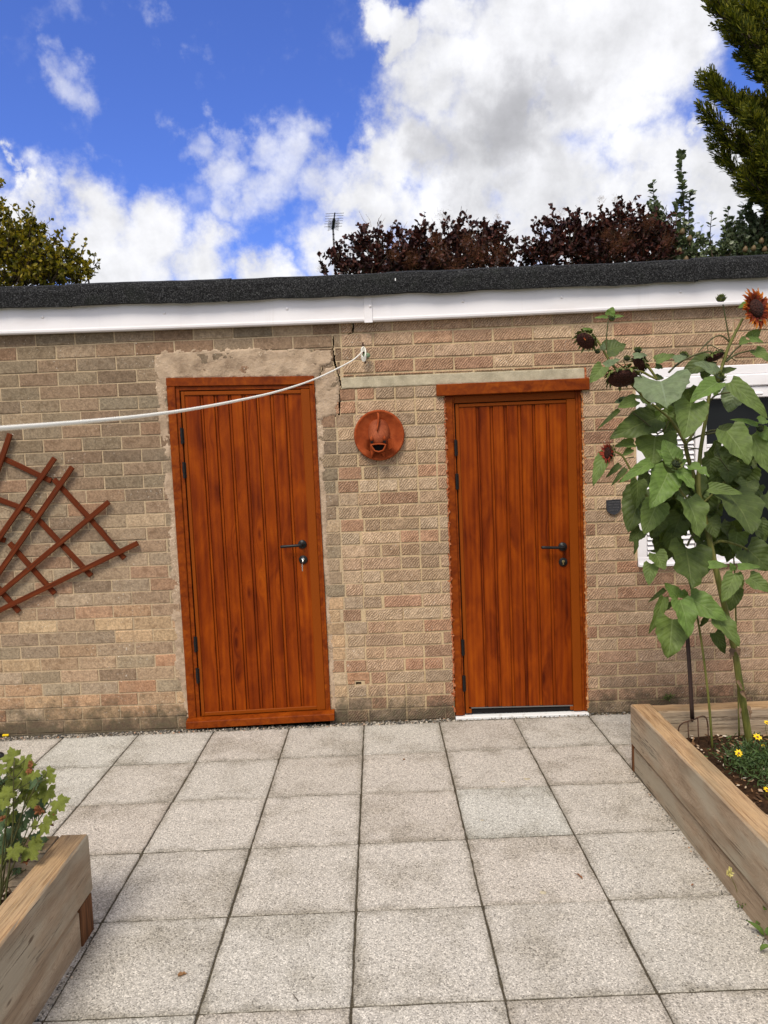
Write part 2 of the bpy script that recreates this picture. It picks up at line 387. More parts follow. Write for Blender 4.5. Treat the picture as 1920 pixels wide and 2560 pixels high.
def dark_post(N):
    f = N.noise(N.mapping(N.obj, scale=(90, 90, 6)), 1.0, 5, .6)
    return {'col': N.ramp(f, [(.3, srgb(58, 36, 22)), (.7, srgb(118, 78, 48))]), 'normal': N.bump(f, .4, .003)}
POST = mat('stained_post', dark_post, .8, .2)

def slab(N):
    r = N.rnd
    rc = N.n('ShaderNodeTexWhiteNoise', {'W': r}, noise_dimensions='1D').outputs['Color']
    v = N.vm('ADD', N.pos, N.n('ShaderNodeVectorMath', {0: rc, 'Scale': 9.0}, operation='SCALE').outputs[0])
    f = N.noise(v, 260, 5, .75); sp = N.voro(v, 250, out='Color'); spd = N.voro(v, 250)
    b = N.noise(v, 3.6, 5, .62); b2 = N.noise(v, 9, 5, .6)
    base = N.mix(N.n('ShaderNodeSeparateColor', {0: rc}).outputs[0], srgb(179, 172, 162), srgb(185, 183, 175))
    base = N.mix(N.math('MULTIPLY', N.n('ShaderNodeSeparateColor', {0: rc}).outputs[1], .5), base, srgb(183, 172, 161))
    g = N.n('ShaderNodeSeparateColor', {0: sp}).outputs[0]
    c = N.mix(1.0, base, N.ramp(g, [(.0, (.42,)*3), (.18, (.76,)*3), (.6, (1.02,)*3), (.84, (1.18,)*3), (1.0, (1.6,)*3)]), 'MULTIPLY')
    c = N.mix(1.0, c, N.ramp(f, [(.25, (.72,)*3), (.5, (1,)*3), (.78, (1.22,)*3)]), 'MULTIPLY')
    c = N.mix(N.mr(b, .44, .70, 0, .62), c, N.mix(1.0, c, (.60, .58, .53), 'MULTIPLY'))
    lich = N.math('MULTIPLY', N.mr(N.voro(v, 62), .26, .16), N.mr(N.math('ADD', N.math('MULTIPLY', b, .6), N.math('MULTIPLY', b2, .4)), .47, .60))
    c = N.mix(N.math('MULTIPLY', lich, .72), c, srgb(78, 72, 62))
    # grime that has crept in from the slab edges
    uvn = N.n('ShaderNodeUVMap').outputs[0]; s2 = N.n('ShaderNodeSeparateXYZ', {0: uvn})
    ed = N.math('MAXIMUM', N.math('ABSOLUTE', s2.outputs[0]), N.math('ABSOLUTE', s2.outputs[1]))
    eg = N.mr(N.math('ADD', ed, N.math('MULTIPLY', N.math('SUBTRACT', b2, .5), .5)), .84, 1.06, 0, .62)
    c = N.mix(eg, c, N.mix(1.0, c, (.50, .48, .43), 'MULTIPLY'))
    h = N.math('ADD', f, N.math('MULTIPLY', spd, -1.0))
    return {'col': c, 'normal': N.bump(h, .40, .003)}
SLAB = mat('aggregate_slab', slab, .88, .2)
def grit(N):
    f = N.noise(N.pos, 170, 5, .7); m = N.noise(N.pos, 16, 4, .6)
    c = N.ramp(f, [(.3, srgb(56, 50, 41)), (.55, srgb(94, 86, 72)), (.75, srgb(134, 124, 106))])
    c = N.mix(N.mr(m, .56, .68, 0, .6), c, srgb(66, 66, 40))
    return {'col': c, 'normal': N.bump(f, 1.0, .01)}
GRIT = mat('joint_grit', grit, .95, .1)
def stone(N): return {'col': N.ramp(N.rnd, [(0, srgb(62, 62, 60)), (.35, srgb(104, 100, 94)), (.7, srgb(150, 140, 126)), (.93, srgb(196, 186, 170)), (1, srgb(170, 120, 84))])}
STONE = mat('gravel_stone', stone, .85, .2)
def mulch(N): return {'col': N.ramp(N.rnd, [(0, srgb(46, 32, 22)), (.45, srgb(92, 66, 44)), (.72, srgb(140, 104, 70)), (.9, srgb(188, 166, 140)), (1, srgb(226, 214, 196))])}
MULCH = mat('bark_chip', mulch, .85, .2)
def soil(N):
    f = N.noise(N.pos, 70, 6, .7); m = N.noise(N.pos, 13, 4)
    c = N.ramp(f, [(.3, srgb(28, 20, 14)), (.6, srgb(70, 50, 35)), (.8, srgb(112, 86, 60))])
    return {'col': N.mix(N.mr(m, .5, .7, 0, .5), c, srgb(96, 66, 42)), 'normal': N.bump(f, 1.0, .02)}
SOIL = mat('garden_soil', soil, .95, .1)

def felt(N):
    g = N.voro(N.pos, 260, out='Color'); g = N.n('ShaderNodeSeparateColor', {0: g}).outputs[0]
    m = N.noise(N.pos, 6, 4, .6)
    c = N.ramp(g, [(0, srgb(12, 12, 13)), (.5, srgb(30, 30, 31)), (.85, srgb(54, 54, 55)), (1, srgb(84, 84, 84))])
    c = N.mix(N.mr(m, .52, .72, 0, .4), c, srgb(38, 41, 36))
    return {'col': c, 'normal': N.bump(N.noise(N.pos, 300, 3, .7), .8, .004)}
FELT = mat('mineral_felt', felt, .93, .15)
def upvc(N):
    n = N.noise(N.mapping(N.pos, scale=(2.2, 2.2, 9)), 1.0, 5, .6)
    st_ = N.mr(N.noise(N.mapping(N.pos, scale=(16, 16, .9)), 1.0, 4, .6), .56, .74, 0, .35)
    return {'col': N.mix(N.math('MAXIMUM', st_, N.mr(n, .46, .75, 0, .45)), srgb(236, 232, 233), srgb(214, 206, 203))}
UPVC = mat('white_upvc', upvc, .32, .4)
BLACK = mat('black_metal', lambda N: (.008, .008, .008), .42, .28)
GAP = mat('gap_shade', lambda N: (.006, .005, .005), .8, .2)  # flat near-black standing in for shade inside gaps and openings
CHROME = mat('nickel_metal', lambda N: (.62, .60, .56), .25, .5, 1.0)
BRASS = mat('brass_metal', lambda N: (.55, .42, .2), .35, .5, 1.0)
def glass(N): return {'col': N.mix(N.noise(N.pos, 2.2, 3), (.006, .007, .008), (.014, .016, .017))}
GLASS = mat('window_glass', glass, .08, .12)
def terra(N):
    a = N.noise(N.pos, 17, 5, .6); f = N.noise(N.pos, 140, 4, .6)
    c = N.ramp(a, [(.3, srgb(122, 50, 20)), (.5, srgb(146, 65, 28)), (.72, srgb(164, 82, 44))])
    sc = N.voro(N.mapping(N.pos, scale=(1, 1, 1)), 95)
    return {'col': c, 'normal': N.bump(N.math('ADD', f, N.math('MULTIPLY', a, 1.2)), .35, .004)}
TERRA = mat('terracotta', terra, .8, .15)
def terra_scale(N):
    a = N.noise(N.pos, 17, 5, .6); sc = N.voro(N.pos, 105)
    c = N.ramp(a, [(.3, srgb(122, 54, 24)), (.72, srgb(162, 86, 50))])
    c = N.mix(N.mr(sc, .45, .62, 0, .35), c, srgb(112, 44, 16))
    return {'col': c, 'normal': N.bump(sc, -.7, .006)}
TERRAS = mat('scaled_terracotta', terra_scale, .72, .25)
def stain_red(N):
    f = N.noise(N.mapping(N.obj, scale=(4, 160, 160)), 1.0, 5, .6); m = N.noise(N.pos, 14, 4)
    c = N.ramp(f, [(.28, srgb(56, 20, 7)), (.55, srgb(98, 43, 17)), (.8, srgb(124, 64, 30))])
    return {'col': N.mix(N.mr(m, .55, .75, 0, .4), c, srgb(96, 30, 12)), 'normal': N.bump(f, .35, .003)}
STAIN = mat('red_stained_wood', stain_red, .65, .12)
ROPE = mat('line_cord', lambda N: {'col': (.86, .83, .74), 'normal': N.bump(N.noise(N.pos, 250, 2), .4, .002)}, .6, .3)
RUST = mat('rusted_steel', lambda N: {'col': N.ramp(N.noise(N.pos, 90, 4), [(.3, (.022, .012, .008)), (.7, (.10, .045, .022))])}, .7, .3)
GREENK = mat('green_patina', lambda N: {'col': N.ramp(N.noise(N.pos, 120, 3), [(.3, srgb(92, 112, 84)), (.7, srgb(146, 166, 132))])}, .6, .3)
IRON = mat('cast_iron', lambda N: {'col': N.ramp(N.noise(N.pos, 200, 4), [(.3, (.020, .020, .024)), (.7, (.05, .05, .058))]), 'normal': N.bump(N.noise(N.pos, 300, 3), .4, .002)}, .6, .4)
FOAM = mat('expanding_foam', lambda N: {'col': N.ramp(N.noise(N.pos, 60, 4), [(.3, srgb(130, 70, 36)), (.5, srgb(182, 120, 74)), (.7, srgb(214, 172, 120))]), 'normal': N.bump(N.noise(N.pos, 110, 4), 1, .01)}, .85, .2)
BROKEN = mat('broken_brick', lambda N: {'col': N.ramp(N.noise(N.pos, 50, 5), [(.3, srgb(118, 56, 30)), (.5, srgb(172, 96, 60)), (.7, srgb(200, 146, 108))]), 'normal': N.bump(N.noise(N.pos, 110, 4), 1, .01)}, .9, .1)
PAINTW = mat('white_paint', lambda N: {'col': N.mix(N.mr(N.noise(N.pos, 30, 5), .55, .7, 0, .5), srgb(226, 226, 224), srgb(170, 165, 155))}, .6, .3)

def leafmat(name, c1, c2, vein, rough=.5, tl=.22, spread=.5, back=1.25, vk=.55, flakes=None, sp=.35):
    def fn(N):
        uv = N.n('ShaderNodeUVMap').outputs[0]; s = N.n('ShaderNodeSeparateXYZ', {0: uv}); u, v = s.outputs[0], s.outputs[1]
        av = N.math('ABSOLUTE', v)
        col = N.mix(N.mr(N.rnd, .5-spread, .5+spread, smooth=False), c1, c2)
        n = N.noise(N.pos, 30, 4, .6)
        col = N.mix(1.0, col, N.ramp(n, [(.3, (.72,)*3), (.7, (1.22,)*3)]), 'MULTIPLY')
        mid = N.mr(av, .055, .02)
        fr = N.math('FRACT', N.math('MULTIPLY', N.math('SUBTRACT', u, N.math('MULTIPLY', av, .34)), 6.5))
        sv = N.mr(N.math('ABSOLUTE', N.math('SUBTRACT', fr, .5)), .075, .02)
        ve = N.math('MAXIMUM', mid, N.math('MULTIPLY', sv, .55))
        col = N.mix(N.math('MULTIPLY', ve, vk), col, vein)
        h = N.math('ADD', N.math('MULTIPLY', ve, -.6), N.math('ADD', N.math('MULTIPLY', N.math('ABSOLUTE', N.math('SUBTRACT', fr, .5)), -1.2), N.math('MULTIPLY', n, .6)))
        if flakes: col = N.mix(N.mr(N.noise(N.pos, 55, 4), flakes, flakes+.05), col, srgb(120, 74, 40))
        return {'col': col, 'normal': N.bump(h, .45, .006)}
    return mat(name, fn, rough, sp, translucent=(tl, (1.0, 1.25, .45, 1)))
SFLEAF = leafmat('sunflower_leaf', (.098, .145, .031), (.145, .20, .048), (.23, .29, .11), .55, .30)
SFDARK = leafmat('sunflower_leaf_shaded', (.048, .072, .014), (.088, .122, .026), (.14, .17, .05), .55, .26)  # darker leaf green, with the shade of inner leaves put into the colour
SFBRIGHT = leafmat('sunflower_leaf_young', (.11, .185, .034), (.16, .245, .055), (.25, .33, .12), .52, .34)
SFPALE = leafmat('sunflower_leaf_pale', (.125, .165, .078), (.165, .21, .105), (.22, .27, .17), .55, .2)
PALM = leafmat('palmate_leaf', (.085, .125, .020), (.22, .235, .030), (.26, .30, .09), .55, .25, vk=.4)
PALMD = leafmat('palmate_leaf_cool', (.055, .095, .045), (.085, .13, .050), (.15, .2, .1), .55, .2, vk=.4)
DRY = leafmat('dry_leaf', (.20, .075, .025), (.33, .13, .05), (.3, .15, .07), .7, .15, vk=.3)
def plainleaf(name, cols, tl=.2, rough=.55, sp=.3):
    def fn(N):
        c = N.ramp(N.rnd, [(i/(len(cols)-1), k) for i, k in enumerate(cols)])
        return {'col': N.mix(1.0, c, N.ramp(N.noise(N.pos, 14, 3), [(.3, (.7,)*3), (.7, (1.3,)*3)]), 'MULTIPLY')}
    return mat(name, fn, rough, sp, translucent=(tl, (1.1, 1.2, .5, 1)))
SMOKE = plainleaf('purple_foliage', [(.018, .007, .008), (.036, .011, .010), (.062, .018, .013), (.10, .028, .016)], .08, .5)
PLUME = plainleaf('smoke_plume', [(.10, .036, .016), (.17, .066, .028), (.13, .05, .02)], .2, .9)
PLUMEP = plainleaf('pale_plume', [(.24, .17, .13), (.36, .26, .2)], .3, .9)
PEAR = plainleaf('pear_foliage', [(.045, .065, .028), (.085, .115, .052), (.14, .17, .085), (.20, .23, .13)], .12, .4, .5)
LEFTT = plainleaf('yellowing_foliage', [(.055, .065, .012), (.15, .135, .014), (.25, .20, .016), (.34, .24, .018)], .3)
CONIF = plainleaf('conifer_foliage', [(.030, .046, .008), (.085, .10, .014), (.18, .175, .018), (.28, .25, .026)], .25, .7, .15)
BIDENS = plainleaf('feathery_foliage', [(.030, .060, .018), (.055, .095, .028), (.085, .13, .035)], .2)
def stem(N):
    f = N.noise(N.mapping(N.obj, scale=(60, 60, 7)), 1.0, 4, .6)
    return {'col': N.ramp(f, [(.3, (.065, .075, .014)), (.55, (.135, .135, .028)), (.75, (.20, .18, .055))]), 'normal': N.bump(f, .3, .003)}
STEM = mat('green_stem', stem, .6, .3)
STEMD = mat('dark_stem', lambda N: {'col': N.ramp(N.noise(N.pos, 25, 3), [(.3, (.045, .055, .016)), (.7, (.085, .075, .025))])}, .6, .3)
BARK = mat('bark', lambda N: {'col': N.ramp(N.noise(N.pos, 22, 5), [(.3, (.03, .020, .014)), (.7, (.09, .065, .045))])}, .9, .1)
TWIG = mat('dry_twig', lambda N: (.16, .10, .06), .8, .2)
def seedm(N):
    v = N.voro(N.pos, 150)
    return {'col': N.ramp(v, [(0, (.075, .022, .012)), (.6, (.026, .008, .005))]), 'normal': N.bump(v, .8, .006)}
SEED = mat('seed_disc', seedm, .75, .2)
def petal(N):
    s = N.n('ShaderNodeSeparateXYZ', {0: N.n('ShaderNodeUVMap').outputs[0]}); u = s.outputs[0]
    k = N.math('ADD', u, N.math('MULTIPLY', N.math('SUBTRACT', N.rnd, .5), .5))
    c = N.ramp(k, [(.05, (.11, .012, .004)), (.45, (.22, .030, .005)), (.72, (.42, .105, .008)), (1.0, (.60, .22, .014))])
    return {'col': c}
PETAL = mat('rust_petal', petal, .6, .25, translucent=(.25, (1, 1, 1, 1)))
PETALR = mat('red_petal', lambda N: {'col': N.ramp(N.rnd, [(0, (.13, .010, .006)), (1, (.28, .035, .010))])}, .6, .25)
YPETAL = mat('yellow_petal', lambda N: {'col': (.80, .55, .01)}, .6, .3)
BRACT = mat('bract', lambda N: {'col': N.ramp(N.rnd, [(0, (.060, .080, .018)), (.6, (.13, .16, .035)), (1, (.22, .22, .07))])}, .6, .3)
BUDC = mat('bud_core', lambda N: {'col': (.030, .040, .020)}, .7, .2)
ALU = mat('weathered_aluminium', lambda N: (.22, .21, .20), .5, .4, .6)
SCRAP = mat('black_plastic', lambda N: {'col': (.010, .010, .011), 'normal': N.bump(N.noise(N.pos, 25, 3), .6, .02)}, .35, .5)
PEARF = mat('pear_skin', lambda N: {'col': N.ramp(N.noise(N.pos, 20, 4), [(.3, (.11, .085, .03)), (.7, (.16, .09, .05))])}, .5, .3)
ROOFB = mat('flat_roof', lambda N: (.04, .04, .04), .9, .1)
LAWN = mat('lawn_ground', lambda N: {'col': N.ramp(N.noise(N.pos, 12, 6), [(.3, (.04, .055, .018)), (.7, (.08, .10, .035))]), 'normal': N.bump(N.noise(N.pos, 60, 4), 1, .02)}, .95, .1)

# ------------------------------------------------------------------ ground and paving
g = MB(); g.add([(-200, -200, -.034), (200, -200, -.034), (200, 200, -.034), (-200, 200, -.034)], [(0, 1, 2, 3)])
tag(g.build('ground', LAWN), kind='structure')
# bedding grit that fills the joints
PHI = 0.0177; VX, HY = -0.2117, -0.4862
def slabp(lx, ly):
    return (lx*math.cos(PHI)-ly*math.sin(PHI), lx*math.sin(PHI)+ly*math.cos(PHI))
g = MB(); nx, ny = 300, 260
xs = np.linspace(-3.6, 3.6, nx); ys = np.linspace(-6.6, -.004, ny)
vs = [(x, y, -.0036+.0020*fbm(x*40, y*40, 0, 2)) for y in ys for x in xs]
g.add(vs, [(j*nx+i, j*nx+i+1, (j+1)*nx+i+1, (j+1)*nx+i) for j in range(ny-1) for i in range(nx-1)])
tag(g.build('bedding', GRIT, smooth=True), kind='structure')
g = MB(); P = .45
rs = random.Random(3)
for i in range(-8, 8):
    for j in range(0, 15):
        x0, x1 = VX+P*i, VX+P*(i+1); y1, y0 = HY-P*(j-1), HY-P*j
        if j == 0: y1 = min(y1, -.050)
        gap = .0033
        x0 += gap+rs.uniform(-.0012, .0012); x1 -= gap+rs.uniform(-.0012, .0012); y0 += gap+rs.uniform(-.0012, .0012); y1 -= gap+rs.uniform(-.0012, .0012)
        if j == 0: y1 += gap
        dz = rs.uniform(-.0004, .0018); tx, ty = rs.uniform(-.0025, .0025), rs.uniform(-.0025, .0025)
        cx, cy = (x0+x1)/2, (y0+y1)/2; n = 14
        def edge(b):   # slightly chipped outline
            o = []
            pts = [((x0, y0), (x1, y0)), ((x1, y0), (x1, y1)), ((x1, y1), (x0, y1)), ((x0, y1), (x0, y0))]
            for (ax, ay), (bx, by) in pts:
                for k in range(n):
                    t = k/n; x = ax+(bx-ax)*t; y = ay+(by-ay)*t
                    w = .0022*fbm(x*30+i*7, y*30+j*5, 1, 3)+.0022*fbm(x*120, y*120, 5, 2)
                    ux, uy = (x-cx)/((x1-x0)/2), (y-cy)/((y1-y0)/2)
                    sx = (1 if ux > .99 else -1 if ux < -.99 else 0); sy = (1 if uy > .99 else -1 if uy < -.99 else 0)
                    if k == 0: w -= .0012
                    o.append((x-sx*(b-w), y-sy*(b-w)))
            return o
        V = []; U = []
        for b, z in ((0.0, -.030), (0.0, -.0028), (.0024, .0)):
            for (x, y) in edge(b):
                X, Y = slabp(x, y); V.append((X, Y, z+dz+tx*(x-cx)+ty*(y-cy) if z > -.02 else z))
                U.append(((x-cx)/((x1-x0)/2), (y-cy)/((y1-y0)/2)))
        m = 4*n; F_ = [(r*m+k, r*m+(k+1) % m, (r+1)*m+(k+1) % m, (r+1)*m+k) for r in (0, 1) for k in range(m)]
        # top: inner grid for clean interpolation
        o2 = len(V)
        for q in range(5):
            for p_ in range(5):
                x = x0+(x1-x0)*(.1+.8*p_/4); y = y0+(y1-y0)*(.1+.8*q/4); X, Y = slabp(x, y)
                V.append((X, Y, dz+tx*(x-cx)+ty*(y-cy))); U.append(((x-cx)/((x1-x0)/2), (y-cy)/((y1-y0)/2)))
        for q in range(4):
            for p_ in range(4): F_.append((o2+q*5+p_, o2+q*5+p_+1, o2+(q+1)*5+p_+1, o2+(q+1)*5+p_))
        ring_in = [o2+k for k in range(5)]+[o2+5*k+4 for k in range(1, 5)]+[o2+20+4-k for k in range(1, 5)]+[o2+20-5*k for k in range(1, 4)]
        ro = 2*m; L = len(ring_in)
        for k in range(m):
            a0 = ring_in[int(k*L/m) % L]; a1 = ring_in[int((k+1)*L/m) % L]
            F_.append((ro+k, ro+(k+1) % m, a1, a0) if a0 != a1 else (ro+k, ro+(k+1) % m, a0))
        g.add(V, F_, uvs=U)
tag(g.build('paving', SLAB), kind='structure')
def pebble(mb, c, r, rr):
    k = rr.uniform(0, 6.28); vs = []
    for th, n in ((.0, 1), (1.0, 4), (2.1, 4), (3.1, 1)):
        for i in range(n):
            a = k+6.283*i/n; q = r*rr.uniform(.7, 1.25)
            vs.append((c[0]+q*math.sin(th)*math.cos(a), c[1]+q*math.sin(th)*math.sin(a), c[2]+q*.75*math.cos(th)))
    fs = [(0, 1+i, 1+(i+1) % 4) for i in range(4)]+[(1+i, 5+i, 5+(i+1) % 4, 1+(i+1) % 4) for i in range(4)]+[(9, 5+(i+1) % 4, 5+i) for i in range(4)]
    mb.add(vs, fs)
g = MB(); rr = random.Random(11)
for k in range(3200):
    x = rr.uniform(-3.2, .32) if rr.random() < .8 else rr.uniform(.3, 3.2)
    y = -rr.uniform(.008, .062)
    pebble(g, (x, y+.0177*x, -.002+rr.uniform(0, .006)), rr.choice([.003, .004, .004, .006, .008]), rr)
for k in range(420):
    x = rr.uniform(1.06, 1.142); y = rr.uniform(-3.4, -.8); pebble(g, (1.147-abs(rr.gauss(0, .012)), y, .001), rr.uniform(.0018, .0045), rr)
for k in range(200):
    pebble(g, (-1.088+abs(rr.gauss(0, .012)), rr.uniform(-3.4, -1.9), .001), rr.uniform(.002, .005), rr)
tag(g.build('gravel', STONE), kind='stuff')

# ------------------------------------------------------------------ the outbuilding
HOUSE = thing('outbuilding', (0, 1.5, 0), 'flat-roofed brick outbuilding with two orange-brown plank doors and white fascia', 'outbuilding')
COURSE = .0774; TOPZ = 2.47
def sub(rect, hole):
    x0, x1, z0, z1 = rect; a0, a1, b0, b1 = hole
    if a0 >= x1 or a1 <= x0 or b0 >= z1 or b1 <= z0: return [rect]
    o = []
    if b0 > z0: o.append((x0, x1, z0, b0))
    if b1 < z1: o.append((x0, x1, b1, z1))
    c0, c1 = max(z0, b0), min(z1, b1)
    if a0 > x0: o.append((x0, a0, c0, c1))
    if a1 < x1: o.append((a1, x1, c0, c1))
    return o
LDOOR = (-1.284, -.418, -.1, 2.098); RDOOR = (.338, 1.143, -.1, 2.004); WIN = (1.454, 2.60, .888, 2.052)
LINT = (-.262, 1.156, 2.006, 2.072)
# crack: real slots through bricks and mortar, following the photo's stepped line (display pixels)
CR = [((722, 726), (719, 757)), ((719, 757), (724, 786)), ((763, 697), (763, 719)), ((735, 842), (734, 868)), ((734, 868), (732, 897)), ((724, 786), (731, 812)), ((731, 812), (738, 838)), ((690, 813), (697, 794))]
crack = []
for a, b in CR:
    n = 6
    for k in range(n):
        t0, t1 = k/n, (k+1)/n
        p0 = D(a[0]+(b[0]-a[0])*t0, a[1]+(b[1]-a[1])*t0, 0); p1 = D(a[0]+(b[0]-a[0])*t1, a[1]+(b[1]-a[1])*t1, 0)
        w = random.uniform(.0042, .0072)*(.55 if a[0] < 700 else 1); x = (p0.x+p1.x)/2+jit(.003)
        crack.append((x-w, x+w, min(p0.z, p1.z), max(p0.z, p1.z)))
for (a, b) in [((735, 842), (800, 838)), ((735, 838), (735, 845)), ((700, 905), (733, 897)), ((697, 793), (722, 790)), ((752, 722), (764, 718))]:
    n = 8
    for k in range(n):
        p0 = D(a[0]+(b[0]-a[0])*k/n, a[1]+(b[1]-a[1])*k/n, 0); p1 = D(a[0]+(b[0]-a[0])*(k+1)/n, a[1]+(b[1]-a[1])*(k+1)/n, 0)
        w = random.uniform(.0024, .0040)*(1-.55*k/n); crack.append((p0.x-.002, p1.x+.002, (p0.z+p1.z)/2-w, (p0.z+p1.z)/2+w))
crack_b = []     # the same crack, one slot per brick course
for a, b in CR:
    p0, p1 = D(*a, 0), D(*b, 0)
    for c in range(32):
        lo, hi = max(c*COURSE, min(p0.z, p1.z)), min((c+1)*COURSE, max(p0.z, p1.z))
        if hi-lo > .004:
            t = ((lo+hi)/2-p0.z)/(p1.z-p0.z); x = p0.x+(p1.x-p0.x)*t+jit(.004); w = random.uniform(.0045, .0065)
            crack_b.append((x-w, x+w, c*COURSE if hi-lo > .04 else lo, (c+1)*COURSE if hi-lo > .04 else hi))
bhole = D(772, 1476, 0)
brk_hole = [(bhole.x-.016, bhole.x+.045, bhole.z-.022, bhole.z+.016)]
g = MB(); rects = [(-4.5, 4.5, -.1, TOPZ)]
for h in [LDOOR, RDOOR, WIN, (bhole.x-.010, bhole.x+.024, bhole.z-.010, bhole.z+.008)]+crack:
    rects = [r for q in rects for r in sub(q, h)]
for r in rects: g.box(r[0], r[1], 0, .11, r[2], r[3])
WALL = g.build('brick_wall', MORTAR, HOUSE)
# brick faces
LC = [(160, 138, 116), (168, 144, 120), (150, 130, 110), (170, 138, 112), (158, 124, 100), (156, 138, 114), (178, 154, 126), (148, 124, 104), (166, 132, 106), (150, 136, 114), (172, 126, 98)]
LCLOW = [(184, 148, 110), (190, 158, 118), (172, 136, 104), (178, 146, 110), (182, 138, 102), (170, 140, 112), (180, 124, 90)]
RC = [(188, 150, 124), (182, 142, 116), (178, 130, 104), (192, 160, 132), (174, 140, 116), (192, 154, 128), (186, 140, 112), (180, 124, 98)]
MC_ = [(188, 162, 136), (178, 152, 128), (182, 152, 124), (170, 144, 122), (190, 158, 130), (180, 144, 116), (184, 130, 102)]
BK = .90
bm_l, bm_r = MB(), MB()
rb = random.Random(21)
def brick(mb, r, col, rustic, proud):
    x0, x1, z0, z1 = r
    if x1-x0 < .010 or z1-z0 < .006: return
    lm = .3*col[0]+.55*col[1]+.15*col[2]; col = tuple(q+(lm*w_-q)*.5 for q, w_ in zip(col, (1.30, .985, .64)))
    b = .0035; j = lambda: rb.uniform(-.0016, .0016)
    y = -proud; ty = rb.uniform(-.002, .002); tz = rb.uniform(-.0015, .0015)
    o = [(x0+j(), .001, z0+j()), (x1+j(), .001, z0+j()), (x1+j(), .001, z1+j()), (x0+j(), .001, z1+j())]
    m_ = [(a, y*.45, c) for a, _, c in o]
    n = 5 if x1-x0 > .1 else 3
    top, bot = [], []
    for k in range(n+1):
        t = k/n; x = x0+b+(x1-x0-2*b)*t+rb.uniform(-.001, .001)*(0 < k < n)
        bot.append((x, y+ty*(t-.5)+tz+rb.uniform(-.0006, .0006), z0+b+rb.uniform(-.0016, .0012)))
        top.append((x, y+ty*(t-.5)-tz+rb.uniform(-.0006, .0006), z1-b+rb.uniform(-.0012, .0016)))
    V = o+m_+bot+top; B0 = 8; T0 = 8+n+1
    F_ = [(0, 1, 5, 4), (1, 2, 6, 5), (2, 3, 7, 6), (3, 0, 4, 7)]
    F_ += [(B0+k, B0+k+1, T0+k+1, T0+k) for k in range(n)]
    F_ += [tuple([4, 5]+[B0+k for k in range(n, -1, -1)]), (5, 6, T0+n, B0+n), tuple([6, 7]+[T0+k for k in range(n+1)]), (7, 4, B0, T0)]
    mb.add(V, F_, col=(*col, rustic))
SPLIT0 = -.255
holes_b = [(LDOOR[0]-.004, LDOOR[1]+.004, -.1, LDOOR[3]), (RDOOR[0]-.004, RDOOR[1]+.004, -.1, RDOOR[3]), (.293, 1.181, 1.93, 2.012), WIN, (LINT[0]-.006, LINT[1]+.01, LINT[2]-.004, LINT[3]+.004)]+crack_b+brk_hole
for c in range(0, 32):
    z0, z1 = c*COURSE, (c+1)*COURSE
    SPLIT = SPLIT0+(.0 if z0 > 2.0 else (.075 if c % 2 else -.045)+rb.uniform(-.02, .02))
    # left stretch
    mj = .0042
    off = -.42 if c % 2 == 0 else -.305
    for k in range(-18, 3):
        x1 = off+.2313*(k+1); x0 = off+.2313*k
        if x0 > SPLIT-.02: continue
        x1 = min(x1, SPLIT+rb.uniform(-.012, .006)) if x1 > SPLIT-.03 else x1
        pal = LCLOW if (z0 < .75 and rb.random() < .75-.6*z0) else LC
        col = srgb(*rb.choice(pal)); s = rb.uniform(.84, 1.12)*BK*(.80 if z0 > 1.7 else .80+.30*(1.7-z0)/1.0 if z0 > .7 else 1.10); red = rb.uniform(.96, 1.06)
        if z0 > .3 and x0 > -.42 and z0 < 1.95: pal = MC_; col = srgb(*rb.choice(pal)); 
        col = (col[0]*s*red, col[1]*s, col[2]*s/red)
        rs_ = [(x0+mj, x1-mj, z0+mj*.9, z1-mj*.9)]
        for h in holes_b: rs_ = [q for r in rs_ for q in sub(r, h)]
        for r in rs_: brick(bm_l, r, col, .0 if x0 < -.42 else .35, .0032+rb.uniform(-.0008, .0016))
    mj = .0052
    off = .048 if c % 2 == 0 else .165
    for k in range(-3, 20):
        x0 = off+.2325*k; x1 = x0+.2325
        if x1 < SPLIT+.02: continue
        if x0 < SPLIT: x0 = SPLIT
        xm = (x0+x1)/2
        mid = xm < .34 and z0 < 1.95
        pal = MC_ if mid else RC
        if mid and z0 < 1.0 and rb.random() < .3: pal = RC
        col = srgb(*rb.choice(pal)); s = rb.uniform(.84, 1.12)*BK*(1.12 if mid else 1.10); red = rb.uniform(.97, 1.05)
        col = (col[0]*s*red, col[1]*s, col[2]*s/red)
        dx = rb.uniform(-.012, .012) if mid else rb.uniform(-.004, .004)
        rs_ = [(x0+mj+dx*.3, x1-mj+dx*.3, z0+mj, z1-mj)]
        if mid and rb.random() < .3:
            cut = x0+.115; rs_ = [(x0+mj, cut-mj, z0+mj, z1-mj), (cut+mj, x1-mj, z0+mj, z1-mj)]
        for h in holes_b: rs_ = [q for r in rs_ for q in sub(r, h)]
        for r in rs_: brick(bm_r, r, col, rb.uniform(.75, 1), .0052+rb.uniform(-.0012, .002))
bm_l.build('smooth_brickwork', BRICK, WALL)
bm_r.build('tooled_brickwork', BRICK, WALL)
# back, sides, roof deck, black sheet painted as the interior shade
g = MB(); g.box(-4.5, -4.39, .11, 3.0, -.1, TOPZ); g.box(4.39, 4.5, .11, 3.0, -.1, TOPZ); g.box(-4.39, 4.39, 2.89, 3.0, -.1, TOPZ)
g.build('rear_wall', MORTAR, HOUSE)
g = MB(); g.box(-4.55, 4.55, -.04, 3.05, TOPZ, 2.60); g.build('roof', ROOFB, HOUSE)
g = MB(); g.box(-1.4, 2.8, .4, .42, -.05, 2.4); g.build('shade_backing', GAP, HOUSE)
